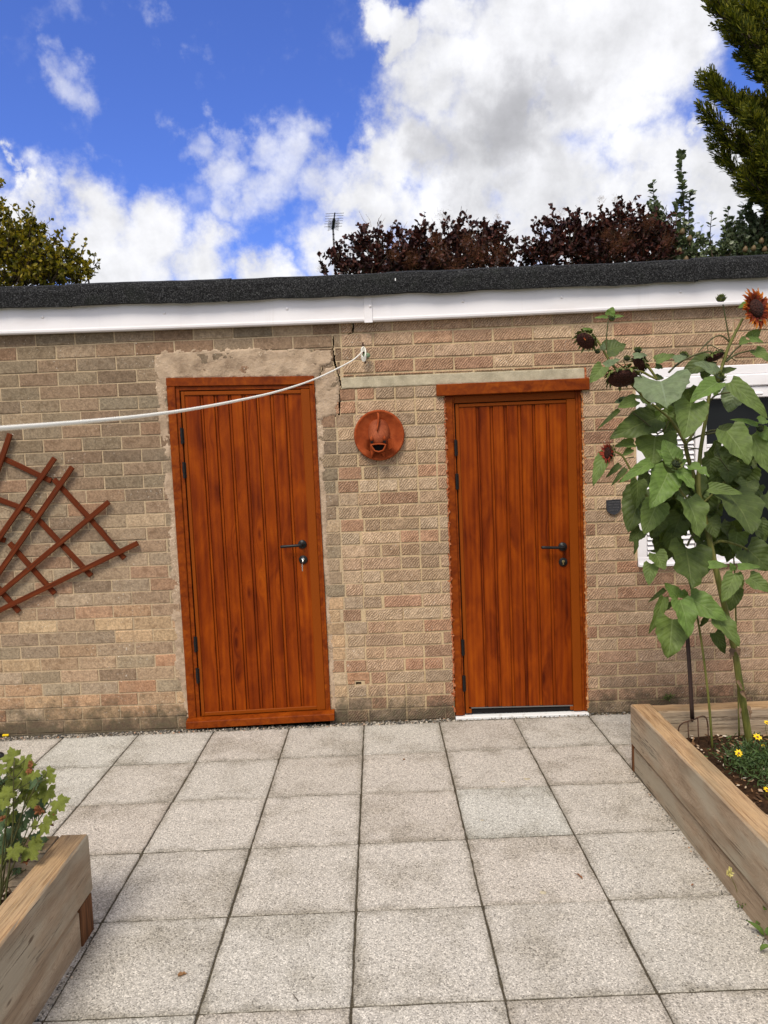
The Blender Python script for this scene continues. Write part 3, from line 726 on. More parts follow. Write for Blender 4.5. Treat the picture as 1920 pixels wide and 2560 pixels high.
# concrete lintel over the right door
g = MB(); nL = 60
vs = []; 
for k in range(nL+1):
    x = LINT[0]+(LINT[1]-LINT[0])*k/nL
    for (y, z, s_) in ((.02, LINT[2], 0), (-.006, LINT[2]+.002, 1), (-.0075, LINT[2]+.008, .6), (-.0075, LINT[3]-.008, .6), (-.006, LINT[3]-.002, 1), (.02, LINT[3], 0)):
        vs.append((x, y+.0012*fbm(x*60, z*60, 2, 3), z+s_*.003*fbm(x*25, z*40, 9, 4)))
fs = [(k*6+i, (k+1)*6+i, (k+1)*6+i+1, k*6+i+1) for k in range(nL) for i in range(5)]+[(5, 4, 3, 2, 1, 0), tuple(nL*6+i for i in range(6))]
g.add(vs, fs); g.build('concrete_lintel', CONC, HOUSE)

# render patches
def inpoly(x, z, poly):
    c = False; j = len(poly)-1
    for i in range(len(poly)):
        (xi, zi), (xj, zj) = poly[i], poly[j]
        if (zi > z) != (zj > z) and x < (xj-xi)*(z-zi)/(zj-zi)+xi: c = not c
        j = i
    return c
def patch(mb, poly, res=.008, th=.010, rough=.012, amp=.004, avoid=(), fr=14, seed=0):
    xs_ = [p[0] for p in poly]; zs_ = [p[1] for p in poly]
    x0, z0 = min(xs_)-.03, min(zs_)-.03; nx_ = int((max(xs_)+.03-x0)/res)+1; nz_ = int((max(zs_)+.03-z0)/res)+1
    def ins(i, j):
        x, z = x0+i*res, z0+j*res
        if any(a[0]-.003 < x < a[1]+.003 and a[2]-.003 < z < a[3]+.003 for a in avoid): return False
        return inpoly(x+rough*fbm(x*fr, z*fr, seed, 4), z+rough*fbm(x*fr, z*fr, seed+7, 4), poly)
    G = [[ins(i, j) for j in range(nz_)] for i in range(nx_)]
    idx = {}; vs = []; fs = []
    def vert(i, j):
        if (i, j) in idx: return idx[(i, j)]
        x, z = x0+i*res, z0+j*res
        inner = all(0 <= a < nx_ and 0 <= b < nz_ and G[a][b] for a in (i-1, i) for b in (j-1, j))
        y = -(th+amp*fbm(x*11, z*11, 3+seed, 4)+.0012*fbm(x*60, z*60, 4, 2)) if inner else -.001
        idx[(i, j)] = len(vs)
        jx = 0.45*res*mnoise.noise(Vector((x*90, z*90, 1))); jz = .45*res*mnoise.noise(Vector((x*90, z*90, 8)))
        vs.append((x+jx-res/2, y, z+jz-res/2)); return idx[(i, j)]
    for i in range(nx_):
        for j in range(nz_):
            if G[i][j]: fs.append((vert(i, j), vert(i+1, j), vert(i+1, j+1), vert(i, j+1)))
    mb.add(vs, fs)
def dpoly(pts, Y=-.008): return [(D(x, y, Y).x, D(x, y, Y).z) for x, y in pts]
g = MB()
patch(g, dpoly([(334, 768), (352, 757), (480, 752), (600, 752), (718, 755), (721, 800), (739, 826), (740, 836), (733, 842), (731, 900), (700, 907), (684, 905), (674, 815), (364, 819), (362, 905), (341, 900), (336, 830)]), .008, .007, .020, .006, crack, fr=22, seed=1)
patch(g, dpoly([(341, 895), (364, 890), (412, 1560), (398, 1535), (391, 1480), (377, 1440), (379, 1380), (367, 1330), (372, 1260), (362, 1190), (368, 1120), (353, 1060), (360, 990), (345, 940)]), .008, .005, .018, .005, crack, fr=22, seed=2)
patch(g, dpoly([(676, 880), (697, 905), (701, 960), (700, 1030), (707, 1080), (708, 1180), (714, 1260), (713, 1330), (721, 1400), (722, 1470), (729, 1535), (716, 1545)]), .0075, .005, .012, .004, crack, fr=24, seed=3)
g.build('cement_patch', RENDER, WALL, smooth=True)
g = MB()
patch(g, [(1.139, .03), (1.139, 1.93), (1.156, 1.93), (1.157, 1.4), (1.153, .9), (1.160, .5), (1.154, .03)], .0045, .003, .008, .003, fr=45, seed=4)
g.build('foam_bead', FOAM, WALL, smooth=True)
g = MB()
patch(g, [(.342, .04), (.342, 1.93), (.328, 1.93), (.333, 1.4), (.328, .9), (.330, .5), (.324, .04)], .0045, .003, .014, .004, fr=40, seed=5)
patch(g, [(1.155, 2.0), (1.155, 2.075), (1.178, 2.07), (1.180, 2.01)], .005, .002, .008, .003, fr=40, seed=6)
g.build('broken_edge', BROKEN, WALL, smooth=True)
g = MB()   # ragged mortar filling the crack mouth beside the patch and the spalled brick
patch(g, [(bhole.x-.02, bhole.z-.026), (bhole.x+.05, bhole.z-.026), (bhole.x+.045, bhole.z-.014), (bhole.x-.01, bhole.z-.017)], .005, .004, .01, .004, fr=30, seed=8)
g.build('loose_mortar', RENDER, WALL, smooth=True)

# fascia, felt trim
FY = -.055
def strip(mb, x0, x1, prof, n=60, wob=.0025, sag=0.0, col=None, fz=6, off=0):
    V, F_ = [], []; m = len(prof)
    for k in range(n+1):
        x = x0+(x1-x0)*k/n
        for (y, z, w) in prof:
            V.append((x, y+w*wob*.5*fbm(x*fz, 1+off, z, 2), z+w*wob*fbm(x*fz, off, 0, 3)+sag*max(0, 1-(x/2.3)**2)))
    for k in range(n):
        for i in range(m-1): F_.append((k*m+i, k*m+i+1, (k+1)*m+i+1, (k+1)*m+i))
    F_.append(tuple(range(m))[::-1]); F_.append(tuple(n*m+i for i in range(m)))
    mb.add(V, F_, col)
JX = D(795, 665, FY).x
g = MB()
zb, zt = 2.392, 2.60
pf = [(-.010, zb+.014, 0), (-.010, zb, 0), (FY+.006, zb-.002, 0), (FY, zb+.004, 0), (FY-.0015, zb+.014, 0), (FY, zb+.022, 0), (FY, zt, 0), (-.010, zt, 0)]
strip(g, -4.55, JX, pf, 40, 0, -.012); strip(g, JX, 4.55, pf, 40, 0, -.012)
FAS = g.build('fascia', UPVC, HOUSE)
g = MB(); g.box(JX-.024, JX+.024, FY-.006, FY-.001, zb-.022, zt-.012, .0015); g.build('joint_cover', UPVC, FAS)
for i, (x, y) in enumerate([(92, 685), (355, 676), (620, 667), (800, 662), (1000, 651), (1213, 642), (1470, 630)]):
    p = D(x, y, FY); m = MB(); m.lathe((p.x, FY-(.006 if i == 3 else 0), p.z), (0, -1, 0), [(.009, 0), (.009, .0015), (.0065, .0045), (.0, .006)], 12); m.build('screw_cap', UPVC, FAS, smooth=True)
g = MB()
fy = -.10
lap = [-4.6, D(140, 640, fy).x, D(490, 620, fy).x, D(835, 600, fy).x, D(1185, 585, fy).x, D(1500, 575, fy).x, 4.6]
for i in range(len(lap)-1):
    e = .004*(i % 2)
    pf = [(fy+.022, 2.530, .6), (fy-e, 2.528, 1), (fy-.002-e, 2.560, .8), (fy-.001-e, 2.615, .5), (fy+.012-e, 2.646, .4), (fy+.05, 2.660+e, .3), (.10, 2.642+e, 0), (3.05, 2.632+e, 0), (3.05, 2.602, 0)]
    strip(g, lap[i]-(.002 if i else 0), lap[i+1]+.018, pf, 40, .013, -.012, fz=4, off=i*.35)
g.build('felt_edge', FELT, HOUSE, smooth=False)
g = MB(); sp_ = D(854, 604, -.103); g.lathe((sp_.x, -.1035, sp_.z), (0, -1, 0), [(.007, 0), (.005, .0015), (0, .002)], 8, squash=(.6, 1.6)); g.build('bird_dropping', PAINTW, HOUSE)

# ------------------------------------------------------------------ doors
def rcol(): return (random.random(), random.random(), random.random(), 1)
def bilwarp(nom, quad):
    """nom=(x0,x1,z0,z1); quad = BL,BR,TR,TL as (x,z)."""
    def w(p):
        s_ = (p[0]-nom[0])/(nom[1]-nom[0]); t = (p[2]-nom[2])/(nom[3]-nom[2])
        x = (1-t)*((1-s_)*quad[0][0]+s_*quad[1][0])+t*((1-s_)*quad[3][0]+s_*quad[2][0])
        z = (1-t)*((1-s_)*quad[0][1]+s_*quad[1][1])+t*((1-s_)*quad[3][1]+s_*quad[2][1])
        return (x, p[1], z)
    return w
def planks(mb, edges, z0, z1, yf, dep=.008):
    """edges: list of (x0,x1) raised boards; channels between them."""
    gw, gd = .0050, .0120
    for i, (a, b) in enumerate(edges):
        c = rcol(); c2 = rcol(); L_ = i > 0; R__ = i < len(edges)-1
        pr = [(a+(.003 if L_ else 0), yf), (b-(.003 if R__ else 0), yf)]
        if L_: pr = [(a, yf+gd), (a, yf+.003)]+pr
        if R__: pr += [(b, yf+.003), (b, yf+gd)]
        for (xa, ya), (xb, yb) in zip(pr, pr[1:]): mb.add([(xa, ya, z0), (xb, yb, z0), (xb, yb, z1), (xa, ya, z1)], [(0, 1, 2, 3)], c)
        if R__:
            n_ = edges[i+1][0]; pr = [(b, yf+gd), (b+gw, yf+gd), (b+gw, yf+.0055), (n_-gw, yf+.0055), (n_-gw, yf+gd), (n_, yf+gd)]
            for (xa, ya), (xb, yb) in zip(pr, pr[1:]): mb.add([(xa, ya, z0), (xb, yb, z0), (xb, yb, z1), (xa, ya, z1)], [(0, 1, 2, 3)], c2)
    dep = .0145
    mb.box(edges[0][0], edges[-1][1], yf+dep+.001, yf+dep+.04, z0, z1, col=rcol())

def handle_set(door, rose, lever_end, lock, yf, key=False, warp=None):
    g = MB(); c = Vector((rose.x, yf, rose.z))
    g.lathe(c, (0, -1, 0), [(.026, 0), (.026, .006), (.0235, .009), (.011, .010), (.0105, .03), (.0, .031)], 24)
    e = Vector((lever_end.x, yf-.048, lever_end.z))
    p = [c+Vector((0, -.008, 0)), c+Vector((0, -.036, 0)), c+Vector((-.004, -.044, 0)), c+Vector((-.014, -.048, -.001))]
    q = c+Vector((-.014, -.048, -.001))
    p += [q.lerp(e, t) for t in (.25, .5, .75, .96, 1.0)]
    g.tube(p, [.0085]*7+[.0088, .006], 12)
    g.build('handle', BLACK, door, smooth=True)
    g = MB(); l = Vector((lock.x, yf, lock.z))
    g.lathe(l, (0, -1, 0), [(.026, 0), (.026, .005), (.0235, .0075), (0, .0078)], 24)
    lk = g.build('lock', BLACK, door, smooth=True)
    g = MB(); g.lathe(l+Vector((0, -.0078, .004)), (0, -1, 0), [(.0082, 0), (.0082, .004), (.006, .0045), (0, .0045)], 14)
    g.box(l.x-.0035, l.x+.0035, l.y-.0115, l.y-.0078, l.z-.015, l.z+.002, .001)
    g.build('lock_cylinder', CHROME if key else BRASS, door, smooth=False)
    return l


# ---- left door (nominal rectangle warped onto its slightly racked opening)
nomL = (-1.284, -.418, .072, 2.100)
wL = bilwarp(nomL, [(-1.276, .066), (-.411, .086), (-.420, 2.086), (-1.286, 2.108)])
x0, x1, z0, z1 = nomL
YF = -.016; YL = -.004      # frame face, leaf face
lf0, lf1 = x0+.079, x1-.030        # leaf edges
lz0, lz1 = z0+.006, z1-.079
pb0 = lf0+.020
bw = [(0, 135), (165, 262), (293, 390), (420, 515), (547, 642), (670, 768), (800, 900), (930, 1050)]
scl = (lf1-.052-pb0-.001)/1050.0
g = MB(); planks(g, [(pb0+a*scl, pb0+b*scl) for a, b in bw], lz0+.022, lz1-.022, YL+.004)
LD = g.build('plank_door', OAK, HOUSE, warp=wL)
LD['label'] = 'plank door with a brown sill and key in its lock'
g = MB()
g.box(x0, x0+.048, YF, .06, z0, z1-.049, .0025, rcol()); g.box(x0, x1, YF-.0022, .06, z1-.049, z1, .0025, rcol())
g.box(x0+.048, x0+.071, YF+.010, .06, z0, z1-.050, .002, rcol()); g.box(x0+.071, x1-.030, YF+.010, .06, z1-.073, z1-.050, .002, rcol())
g.box(x1-.030, x1, YF+.004, .06, z0, z1-.050, .002, rcol())
g.box(x1-.012, x1-.0005, YF, YF+.0039, z0, z1-.050, .001, rcol())
g.build('door_frame', TRIM, LD, warp=wL)
g = MB(); g.box(lf0, lf0+.0198, YL-.003, .04, lz0, lz1, .002, rcol()); g.box(lf0+.020, lf1-.0522, YL-.003, .04, lz1-.0218, lz1, .002, rcol())
g.box(lf0+.020, lf1-.0522, YL-.003, .04, lz0, lz0+.0218, .002, rcol()); g.build('leaf_trim', BROWN, LD, warp=wL)
g = MB(); g.box(lf1-.052, lf1-.001, YL-.009, .04, lz0-.002, lz1+.003, .002); g.build('lock_stile', BROWN, LD, warp=wL)
g = MB(); g.box(x0+.0712, lf0-.0005, .012, .05, z0, z1-.06); g.box(lf0, lf1, .012, .05, lz1+.0005, z1-.0735); g.build('gap_shade_strip', GAP, LD, warp=wL)  # black strips painted as the shade in the gaps round the leaf
g = MB()
V = []; 
for x in (x0-.002, x1+.024):
    for y, z in ((.05, .070), (YF-.004, .070), (YF-.040, .060), (YF-.042, .056), (YF-.042, .018), (.05, .018)): V.append((x, y, z))
F_ = [(i, (i+1) % 6, 6+(i+1) % 6, 6+i) for i in range(6)]+[(5, 4, 3, 2, 1, 0), tuple(range(6, 12))]
g.add(V, F_, rcol())
g.build('door_sill', TRIM, LD, warp=lambda p: (p[0]+.006, p[1], p[2]+.020*(p[0]-nomL[0])/.866-.002))
def hinge(door, x, za, zb_, y, warp):
    g = MB(); m = (za+zb_)/2
    g.box(x-.008, x+.012, y-.004, y+.004, za+.003, zb_-.003, .0015)
    g.tube([(x, y-.007, za), (x, y-.007, zb_)], .0075, 10); g.tube([(x, y-.007, m-.014), (x, y-.007, m+.014)], .0088, 10)
    g.build('hinge', BLACK, door, warp=warp)
for a, b in ((.289, .384), (.489, .584)): hinge(LD, lf0-.008, z1-b, z1-a, YL-.004, wL)
for a, b in ((.404, .497), (.212, .305)): hinge(LD, lf0-.008, z0+a, z0+b, YL-.004, wL)
lk = handle_set(LD, at(755.7, 1360.8, YL), at(701, 1367, YL-.04), at(757.9, 1399.3, YL), YL+.004, True)
for (bx, rowz) in [(k, z) for k in range(7) for z in (lz1-.58, lz1-1.02, lz0+.03)]:
    cx_ = pb0+(bw[bx][1]+bw[bx+1][0])/2*scl; g = MB()
    px, _, pz = wL((cx_, 0, rowz)); g.lathe((px, YL+.012, pz), (0, -1, 0), [(.0035, 0), (.003, .0015), (0, .002)], 8); g.build('screw_head', TRIM, LD)
# key hanging in the left lock
KEY = thing('door_key', (lk.x, lk.y-.014, lk.z), 'silver key left hanging in the lock of the left plank door', 'key')
g = MB(); g.tube([lk+Vector((0, -.012, .004)), lk+Vector((0, -.022, .004))], .0035, 8); g.lathe(lk+Vector((0, -.028, .0)), (1, 0, 0), [(.009, -.001), (.0105, -.0012), (.0105, .0012), (.009, .001), (.009, -.001)], 16); g.build('key_in_lock', CHROME, KEY)
g = MB(); g.tube([lk+Vector((-.002, -.030+.003*math.cos(a), -.014+.011*math.sin(a))) for a in np.linspace(0, 6.28, 13)], .0011, 6); g.build('split_ring', CHROME, KEY)
g = MB(); b_ = lk+Vector((-.004, -.030, -.025)); g.box(b_.x-.0045, b_.x+.0045, b_.y-.001, b_.y+.001, b_.z-.014, b_.z, .0007); g.box(b_.x-.0028, b_.x+.0028, b_.y-.0008, b_.y+.0008, b_.z-.040, b_.z-.014); g.build('spare_key', CHROME, KEY)

# ---- right door
nomR = (.340, 1.142, .012, 1.945)
wR = bilwarp(nomR, [(.344, .016), (1.146, .006), (1.138, 1.945), (.337, 1.943)])
x0, x1, z0, z1 = nomR
YF = .006; YL = .020
lf0, lf1 = x0+.064, x1-.032; lz0, lz1 = z0+.045, z1-.052
pb0 = lf0+.020
bw = [(0, 160), (187, 290), (320, 420), (450, 550), (582, 685), (715, 815), (848, 1005)]
scl = (lf1-.052-pb0-.001)/1005.0
g = MB(); planks(g, [(pb0+a*scl, pb0+b*scl) for a, b in bw], lz0, lz1-.018, YL+.004)
RD = g.build('plank_door', OAK, HOUSE, warp=wR)
RD['label'] = 'plank door under a projecting brown head board and pale concrete lintel'
g = MB()
g.box(x0, x0+.046, YF, .07, z0, z1-.004, .0025, rcol()); g.box(x0+.046, x0+.057, YF+.008, .07, z0, z1-.004, .0015, rcol())
g.box(x1-.032, x1-.0165, YF+.006, .07, z0+.012, z1-.004, .002, rcol()); g.box(x1-.016, x1, YF, .07, z0+.012, z1-.004, .002, rcol())
g.build('door_frame', TRIM, RD, warp=wR)
g = MB(); g.box(x0+.057, x1-.0325, YF+.010, .07, z1-.046, z1-.004, .002); g.build('frame_head', BROWN, RD, warp=wR)
g = MB(); g.box(lf0, lf0+.0198, YL-.003, .06, lz0-.036, lz1, .002, rcol()); g.box(lf0+.020, lf1-.0522, YL-.003, .06, lz1-.0178, lz1, .002, rcol())
g.box(lf0+.0200, lf0+.036, YL-.003, .06, lz0-.036, lz0-.010, .002); g.box(lf1-.0722, lf1-.0522, YL-.003, .06, lz0-.030, lz0-.006, .002)
g.build('leaf_trim', BROWN, RD, warp=wR)
g = MB(); g.box(lf1-.052, lf1-.001, YL-.009, .06, lz0-.034, lz1+.003, .002); g.build('lock_stile', BROWN, RD, warp=wR)
g = MB(); g.box(x0+.0572, lf0-.0005, .035, .07, z0, z1-.05); g.box(lf0, lf1, .035, .07, lz1+.0005, z1-.0465); g.box(lf0+.030, lf1-.050, YL+.006, .05, z0+.008, lz0-.0005)
g.build('gap_shade_strip', GAP, RD, warp=wR)  # black fill for the shaded gaps beside, above and below the leaf
g = MB(); g.box(lf0+.034, lf1-.055, YL-.002, YL+.004, lz0-.006, lz0-.001); g.build('bottom_rail', ALU, RD, warp=wR)
g = MB(); g.box(.290, 1.180, -.030, .03, 1.941, 2.008, .003, rcol()); g.build('head_board', TRIM, RD, warp=lambda p: (p[0], p[1], p[2]+.003*(p[0]-.7)))
g = MB(); g.box(.343, 1.146, -.020, .09, -.02, .011, .002); g.build('threshold', PAINTW, RD)
for a, b in ((.250, .345), (.450, .545)): hinge(RD, lf0-.007, z1-b-.01, z1-a-.01, YL-.004, wR)
for a, b in ((.372, .470), (.150, .248)): hinge(RD, lf0-.007, z0+a, z0+b, YL-.004, wR)
handle_set(RD, at(1406.7, 1366.5, YL), at(1353, 1368.5, YL-.04), at(1407.8, 1405, YL), YL+.004)
for (bx, rowz) in [(k, z) for k in range(6) for z in (lz1-.58, lz1-1.02, lz0+.014)]:
    cx_ = pb0+(bw[bx][1]+bw[bx+1][0])/2*scl; g = MB()
    px, _, pz = wR((cx_, 0, rowz)); g.lathe((px, YL+.012, pz), (0, -1, 0), [(.0035, 0), (.003, .0015), (0, .002)], 8); g.build('screw_head', TRIM, RD)

# ------------------------------------------------------------------ window
wx0, wx1, wz0, wz1 = WIN
g = MB(); fy0, fy1 = -.012, .06
g.box(wx0, wx0+.055, fy0, fy1, wz0, wz1-.055, .004); g.box(wx0, wx1, fy0-.002, fy1, wz0, wz0+.058, .004); g.box(wx0, wx1, fy0-.002, fy1, wz1-.055, wz1, .004)
MX = 1.80
g.box(MX, MX+.065, fy0+.001, fy1, wz0+.0585, 1.86, .004); g.box(MX+.0655, wx1, fy0+.001, fy1, 1.508, 1.575, .004); g.box(MX+.0655, wx1, fy0+.004, fy1, 1.578, 1.600, .004)
g.box(wx0+.0555, wx1, fy0+.003, fy1, 1.862, 1.925, .004); g.box(wx0+.0555, wx1, fy0-.010, fy1, 1.928, wz1-.0555, .006)
g.box(wx0, wx1, fy0-.022, fy0-.0022, wz0+.002, wz0+.020, .003)
WN = g.build('window', UPVC, HOUSE)
g = MB(); g.box(wx0+.0555, wx1-.01, .030, .036, wz0+.059, 1.8615); g.build('pane', GLASS, WN)
g = MB(); z = wz0+.070
while z < 1.85:
    xa, xb = wx0+.062, MX-.006
    g.add([(xa, .000, z), (xb, .000, z), (xb, .014, z+.024), (xa, .014, z+.024), (xa, .003, z-.002), (xb, .003, z-.002), (xb, .017, z+.022), (xa, .017, z+.022)], [(0, 1, 2, 3), (7, 6, 5, 4), (0, 4, 5, 1), (3, 2, 6, 7), (0, 3, 7, 4), (1, 5, 6, 2)]); z += .0295
g.build('louvre_slats', UPVC, WN)
g = MB(); p = at(1440+1540/3.456, 700+985/3.456, fy0); g.box(p.x-.05, p.x+.04, fy0-.03, fy0-.012, p.z-.009, p.z+.009, .006); g.build('handle', UPVC, WN)

# ------------------------------------------------------------------ fish plaque
fc = at(948, 1088, -.03)
FISH = thing('fish_plaque', (fc.x, 0, fc.z), 'round terracotta wall plaque with a gaping fish head in relief', 'wall plaque')
g = MB(); rD = .148
g.lathe((fc.x, -.004, fc.z), (0, -1, 0), [(0, 0), (rD*.94, 0), (rD, .012), (rD, .026), (rD*.975, .033), (rD*.93, .034), (rD*.90, .030), (rD*.6, .016), (rD*.3, .012), (0, .012)], 56)
g.build('disc', TERRA, FISH, smooth=True)
fx = fc.x-.012
def fp(zx, zy, y): # zoom-pixel of the plaque crop to point
    return at(860+zx/9.217, 1000+zy/9.217, y)
K_ = .148/590
def fo(zx, zy, y): return Vector((fc.x+(zx-805)*K_, y, fc.z-(zy-812)*K_))
g = MB(); nU, nV_ = 28, 18; V = []
for i in range(nV_+1):
    t = -1+2*i/nV_                      # top to bottom
    zy = 770+350*t; hw = 250*max(0.0, 1-abs(t)**2.4)**.5
    for k in range(nU+1):
        a_ = math.pi*k/nU; zx = 800-math.cos(a_)*max(hw, 2); dep_ = (.050+.052*max(0, (t+.55)/1.55)**.8)*max(0.0, 1-abs(t)**2.6)**.5
        V.append(fo(zx, zy, -.012-dep_*math.sin(a_)**.8))
g.add(V, [(i*(nU+1)+k, (i+1)*(nU+1)+k, (i+1)*(nU+1)+k+1, i*(nU+1)+k+1) for i in range(nV_) for k in range(nU)])
MO = [(610, 1032), (690, 1024), (780, 1020), (870, 1026), (950, 1042), (925, 1105), (880, 1175), (785, 1200), (695, 1178), (645, 1105)]
mo = []
for i in range(len(MO)):
    p0, p1 = Vector(MO[i]), Vector(MO[(i+1) % len(MO)]); mo += [p0.lerp(p1, q) for q in (0, .5)]
V = []
for y, kx in ((-.060, 1.12), (-.085, 1.06), (-.104, 1.0), (-.100, .9), (-.070, .8)):
    for p in mo: V.append(fo(785+(p.x-785)*kx, 1080+(p.y-1080)*kx-(14 if kx > 1 else 0), y))
m = len(mo); g.add(V, [(i*m+k, i*m+(k+1) % m, (i+1)*m+(k+1) % m, (i+1)*m+k) for i in range(4) for k in range(m)])
HD = g.build('fish_head', TERRAS, FISH, smooth=True)
g = MB(); g.tube([fo(p.x, p.y, -.106) for p in mo]+[fo(mo[0].x, mo[0].y, -.106)], .0046, 8); g.build('lips', TERRA, HD, smooth=True)
g = MB(); g.add([fo(785+(p.x-785)*.92, 1085+(p.y-1085)*.92, -.080) for p in mo], [tuple(range(m))]); g.build('throat', GAP, HD)  # flat black disc in place of shade inside the mouth
for s_ in (-1, 1):
    e = MB(); e.ball(tuple(fo(778+s_*150, 895, -.092)), .012, seg=14, rings=10, sc=(.75, 1, 1.25)); e.build('eye', TERRA, HD, smooth=True)
    e = MB(); e.lathe(fo(778+s_*146, 968, -.096), (0, -1, 0), [(.009, -.01), (.009, .001), (0, .0012)], 10); e.build('gill_hole', GAP, HD)  # each hole is a black disc, its shade given as colour
    f = MB(); b0 = fo(785+s_*205, 1040, -.050)
    V = []
    for i in range(6):
        for j in range(5):
            u, v = i/5, j/4-.5
            V.append(b0+Vector((s_*(.034*u+.006*abs(v)*u), -.030*math.sin(u*1.6)-.012*u, .070*v*(1-.35*u)+.010*u)))
    nV = len(V); V += [p+Vector((0, .006, 0)) for p in V]
    q = [(i*5+j, i*5+j+1, (i+1)*5+j+1, (i+1)*5+j) for i in range(5) for j in range(4)]
    f.add(V, q+[tuple(nV+k for k in t[::-1]) for t in q]); f.build('side_fin', TERRA, HD, smooth=True)
    f = MB(); f.tube([(fx+s_*.022, -.03, fc.z-.085), (fx+s_*.030, -.048, fc.z-.100), (fx+s_*.038, -.046, fc.z-.128)], [.012, .011, .004], 8); f.build('lower_fin', TERRA, HD, smooth=True)
f = MB(); pts = [fp(765, 290, -.022), fp(790, 330, -.046), fp(795, 420, -.064), fp(785, 520, -.078), fp(770, 620, -.088), fp(762, 715, -.094)]
f.tube(pts, [.005, .0065, .0065, .0055, .005, .003], 8); 
for i in range(5):
    a, b = pts[i], pts[i+1]; f.add([a, b, b+Vector((0, .05, -.006)), a+Vector((0, .05, -.006)), a+Vector((.004, 0, 0)), b+Vector((.004, 0, 0)), b+Vector((.004, .05, -.006)), a+Vector((.004, .05, -.006))], [(0, 1, 2, 3), (7, 6, 5, 4)])
f.build('back_fin', TERRA, HD, smooth=True)

# ------------------------------------------------------------------ shield sign
sc_ = at(1533, 1268, -.01)
SIGN = thing('shield_sign', (sc_.x, 0, sc_.z), 'small black cast-iron shield plaque with raised lettering beside the right door', 'plaque')
out = [(-.041, .043), (-.010, .044), (0, .047), (.010, .045), (.043, .046), (.044, .0), (.040, -.018), (.026, -.036), (.004, -.046), (-.020, -.038), (-.036, -.022), (-.041, -.004)]
def plate(mb, out, c, y0, y1, k=1.0):
    n = len(out); V = [(c.x+a*k, y0, c.z+b*k) for a, b in out]+[(c.x+a*k, y1, c.z+b*k) for a, b in out]
    mb.add(V, [tuple(range(n))[::-1], tuple(range(n, 2*n))]+[(i, (i+1) % n, n+(i+1) % n, n+i) for i in range(n)])
g = MB(); plate(g, out, sc_, -.016, -.006); g.build('plate', IRON, SIGN)
g = MB(); g.tube([(sc_.x+a*.95, -.017, sc_.z+b*.95) for a, b in out+[out[0]]], .0022, 6); g.build('rim', IRON, SIGN)
g = MB(); rr = random.Random(5)
for row, (zz, words) in enumerate([(.031, [(-.030, -.018), (-.012, .010), (.016, .032)]), (.014, [(-.030, -.004), (.004, .030)]), (-.002, [(-.028, -.010), (-.004, .028)]), (-.018, [(-.020, .004), (.010, .022)])]):
    for a, b in words:
        x = a
        while x < b:
            w = rr.uniform(.0028, .0042); k = rr.randrange(4); h = .0085; X = sc_.x+x; Z = sc_.z+zz
            g.box(X, X+.0013, -.0185, -.0160, Z-h/2, Z+h/2)
            if k != 1: g.box(X+.0014, X+w, -.0184, -.0160, Z+(h/2-.0015 if k else -h/2), Z+(h/2 if k else -h/2+.0015))
            if k != 2: g.box(X+w-.0012, X+w, -.0186, -.0160, Z-h/2+.0016, Z+h/2-.0016)
            x += w+.0016
g.build('lettering', mat('worn_iron', lambda N: (.10, .098, .10), .5, .4), SIGN)

# ------------------------------------------------------------------ washing line and hook
hk = at(785*DP+2, 763*DP, -.04)
HK = thing('line_hook', (hk.x, 0, hk.z), 'rusty cleat with a green knob holding the line on the brick wall', 'hook')
g = MB(); g.tube([(hk.x-.006, -.040, hk.z+.062), (hk.x-.002, -.042, hk.z), (hk.x+.004, -.040, hk.z-.058)], [.005, .006, .005], 8); g.tube([(hk.x, .0, hk.z), (hk.x, -.042, hk.z)], .006, 8); g.build('cleat', RUST, HK)
g = MB(); g.lathe((hk.x+.014, -.046, hk.z-.014), (.35, -1, -.25), [(0, -.012), (.017, -.010), (.021, 0), (.016, .008), (.006, .010), (0, .011)], 16, squash=(1.1, .75)); g.build('knob', GREENK, HK, smooth=True)
px = [(0, 925.5), (100, 918), (200, 909.5), (300, 899.5), (400, 886), (500, 868), (600, 845.5), (680, 819), (735, 793), (765, 776), (783, 761)]
A = Vector((hk.x, -.045)); e = at(0, 925.5*DP, -CD+1.02); Bq = Vector((e.x, e.y))
pts = []
for u, v in px:
    d = ray(u*DP, v*DP); n_ = Vector((-(Bq-A).y, (Bq-A).x)); t = n_.dot(A-Vector((CAM.x, CAM.y)))/n_.dot(Vector((d.x, d.y))); pts.append(CAM+d*t)
pts[-1] = Vector((hk.x-.006, -.047, hk.z+.012))
ex = pts[0]+(pts[0]-pts[1])*1.0; ex2 = pts[0]+(pts[0]-pts[1])*3.2
# smooth it
def crom(P_, k=6):
    o = []
    for i in range(len(P_)-1):
        p0, p1, p2, p3 = P_[max(i-1, 0)], P_[i], P_[i+1], P_[min(i+2, len(P_)-1)]
        for j in range(k):
            t = j/k; o.append(.5*((2*p1)+(p2-p0)*t+(2*p0-5*p1+4*p2-p3)*t*t+(3*p1-p0-3*p2+p3)*t**3))
    return o+[P_[-1]]
LINE = MB(); LINE.tube(crom([ex2, ex]+pts, 6), .0036, 8)
for k in range(5): LINE.tube([(hk.x-.003+.013*math.cos(a), -.050-.002*k+.006*math.sin(a*2), hk.z-.018+.009*k*.6+.030*math.sin(a)) for a in np.linspace(.3*k, 6.28+.3*k, 14)], .0036, 6)
tag(LINE.build('washing_line', ROPE, smooth=True), 'white washing line sagging across the left door from its wall hook', 'washing line')

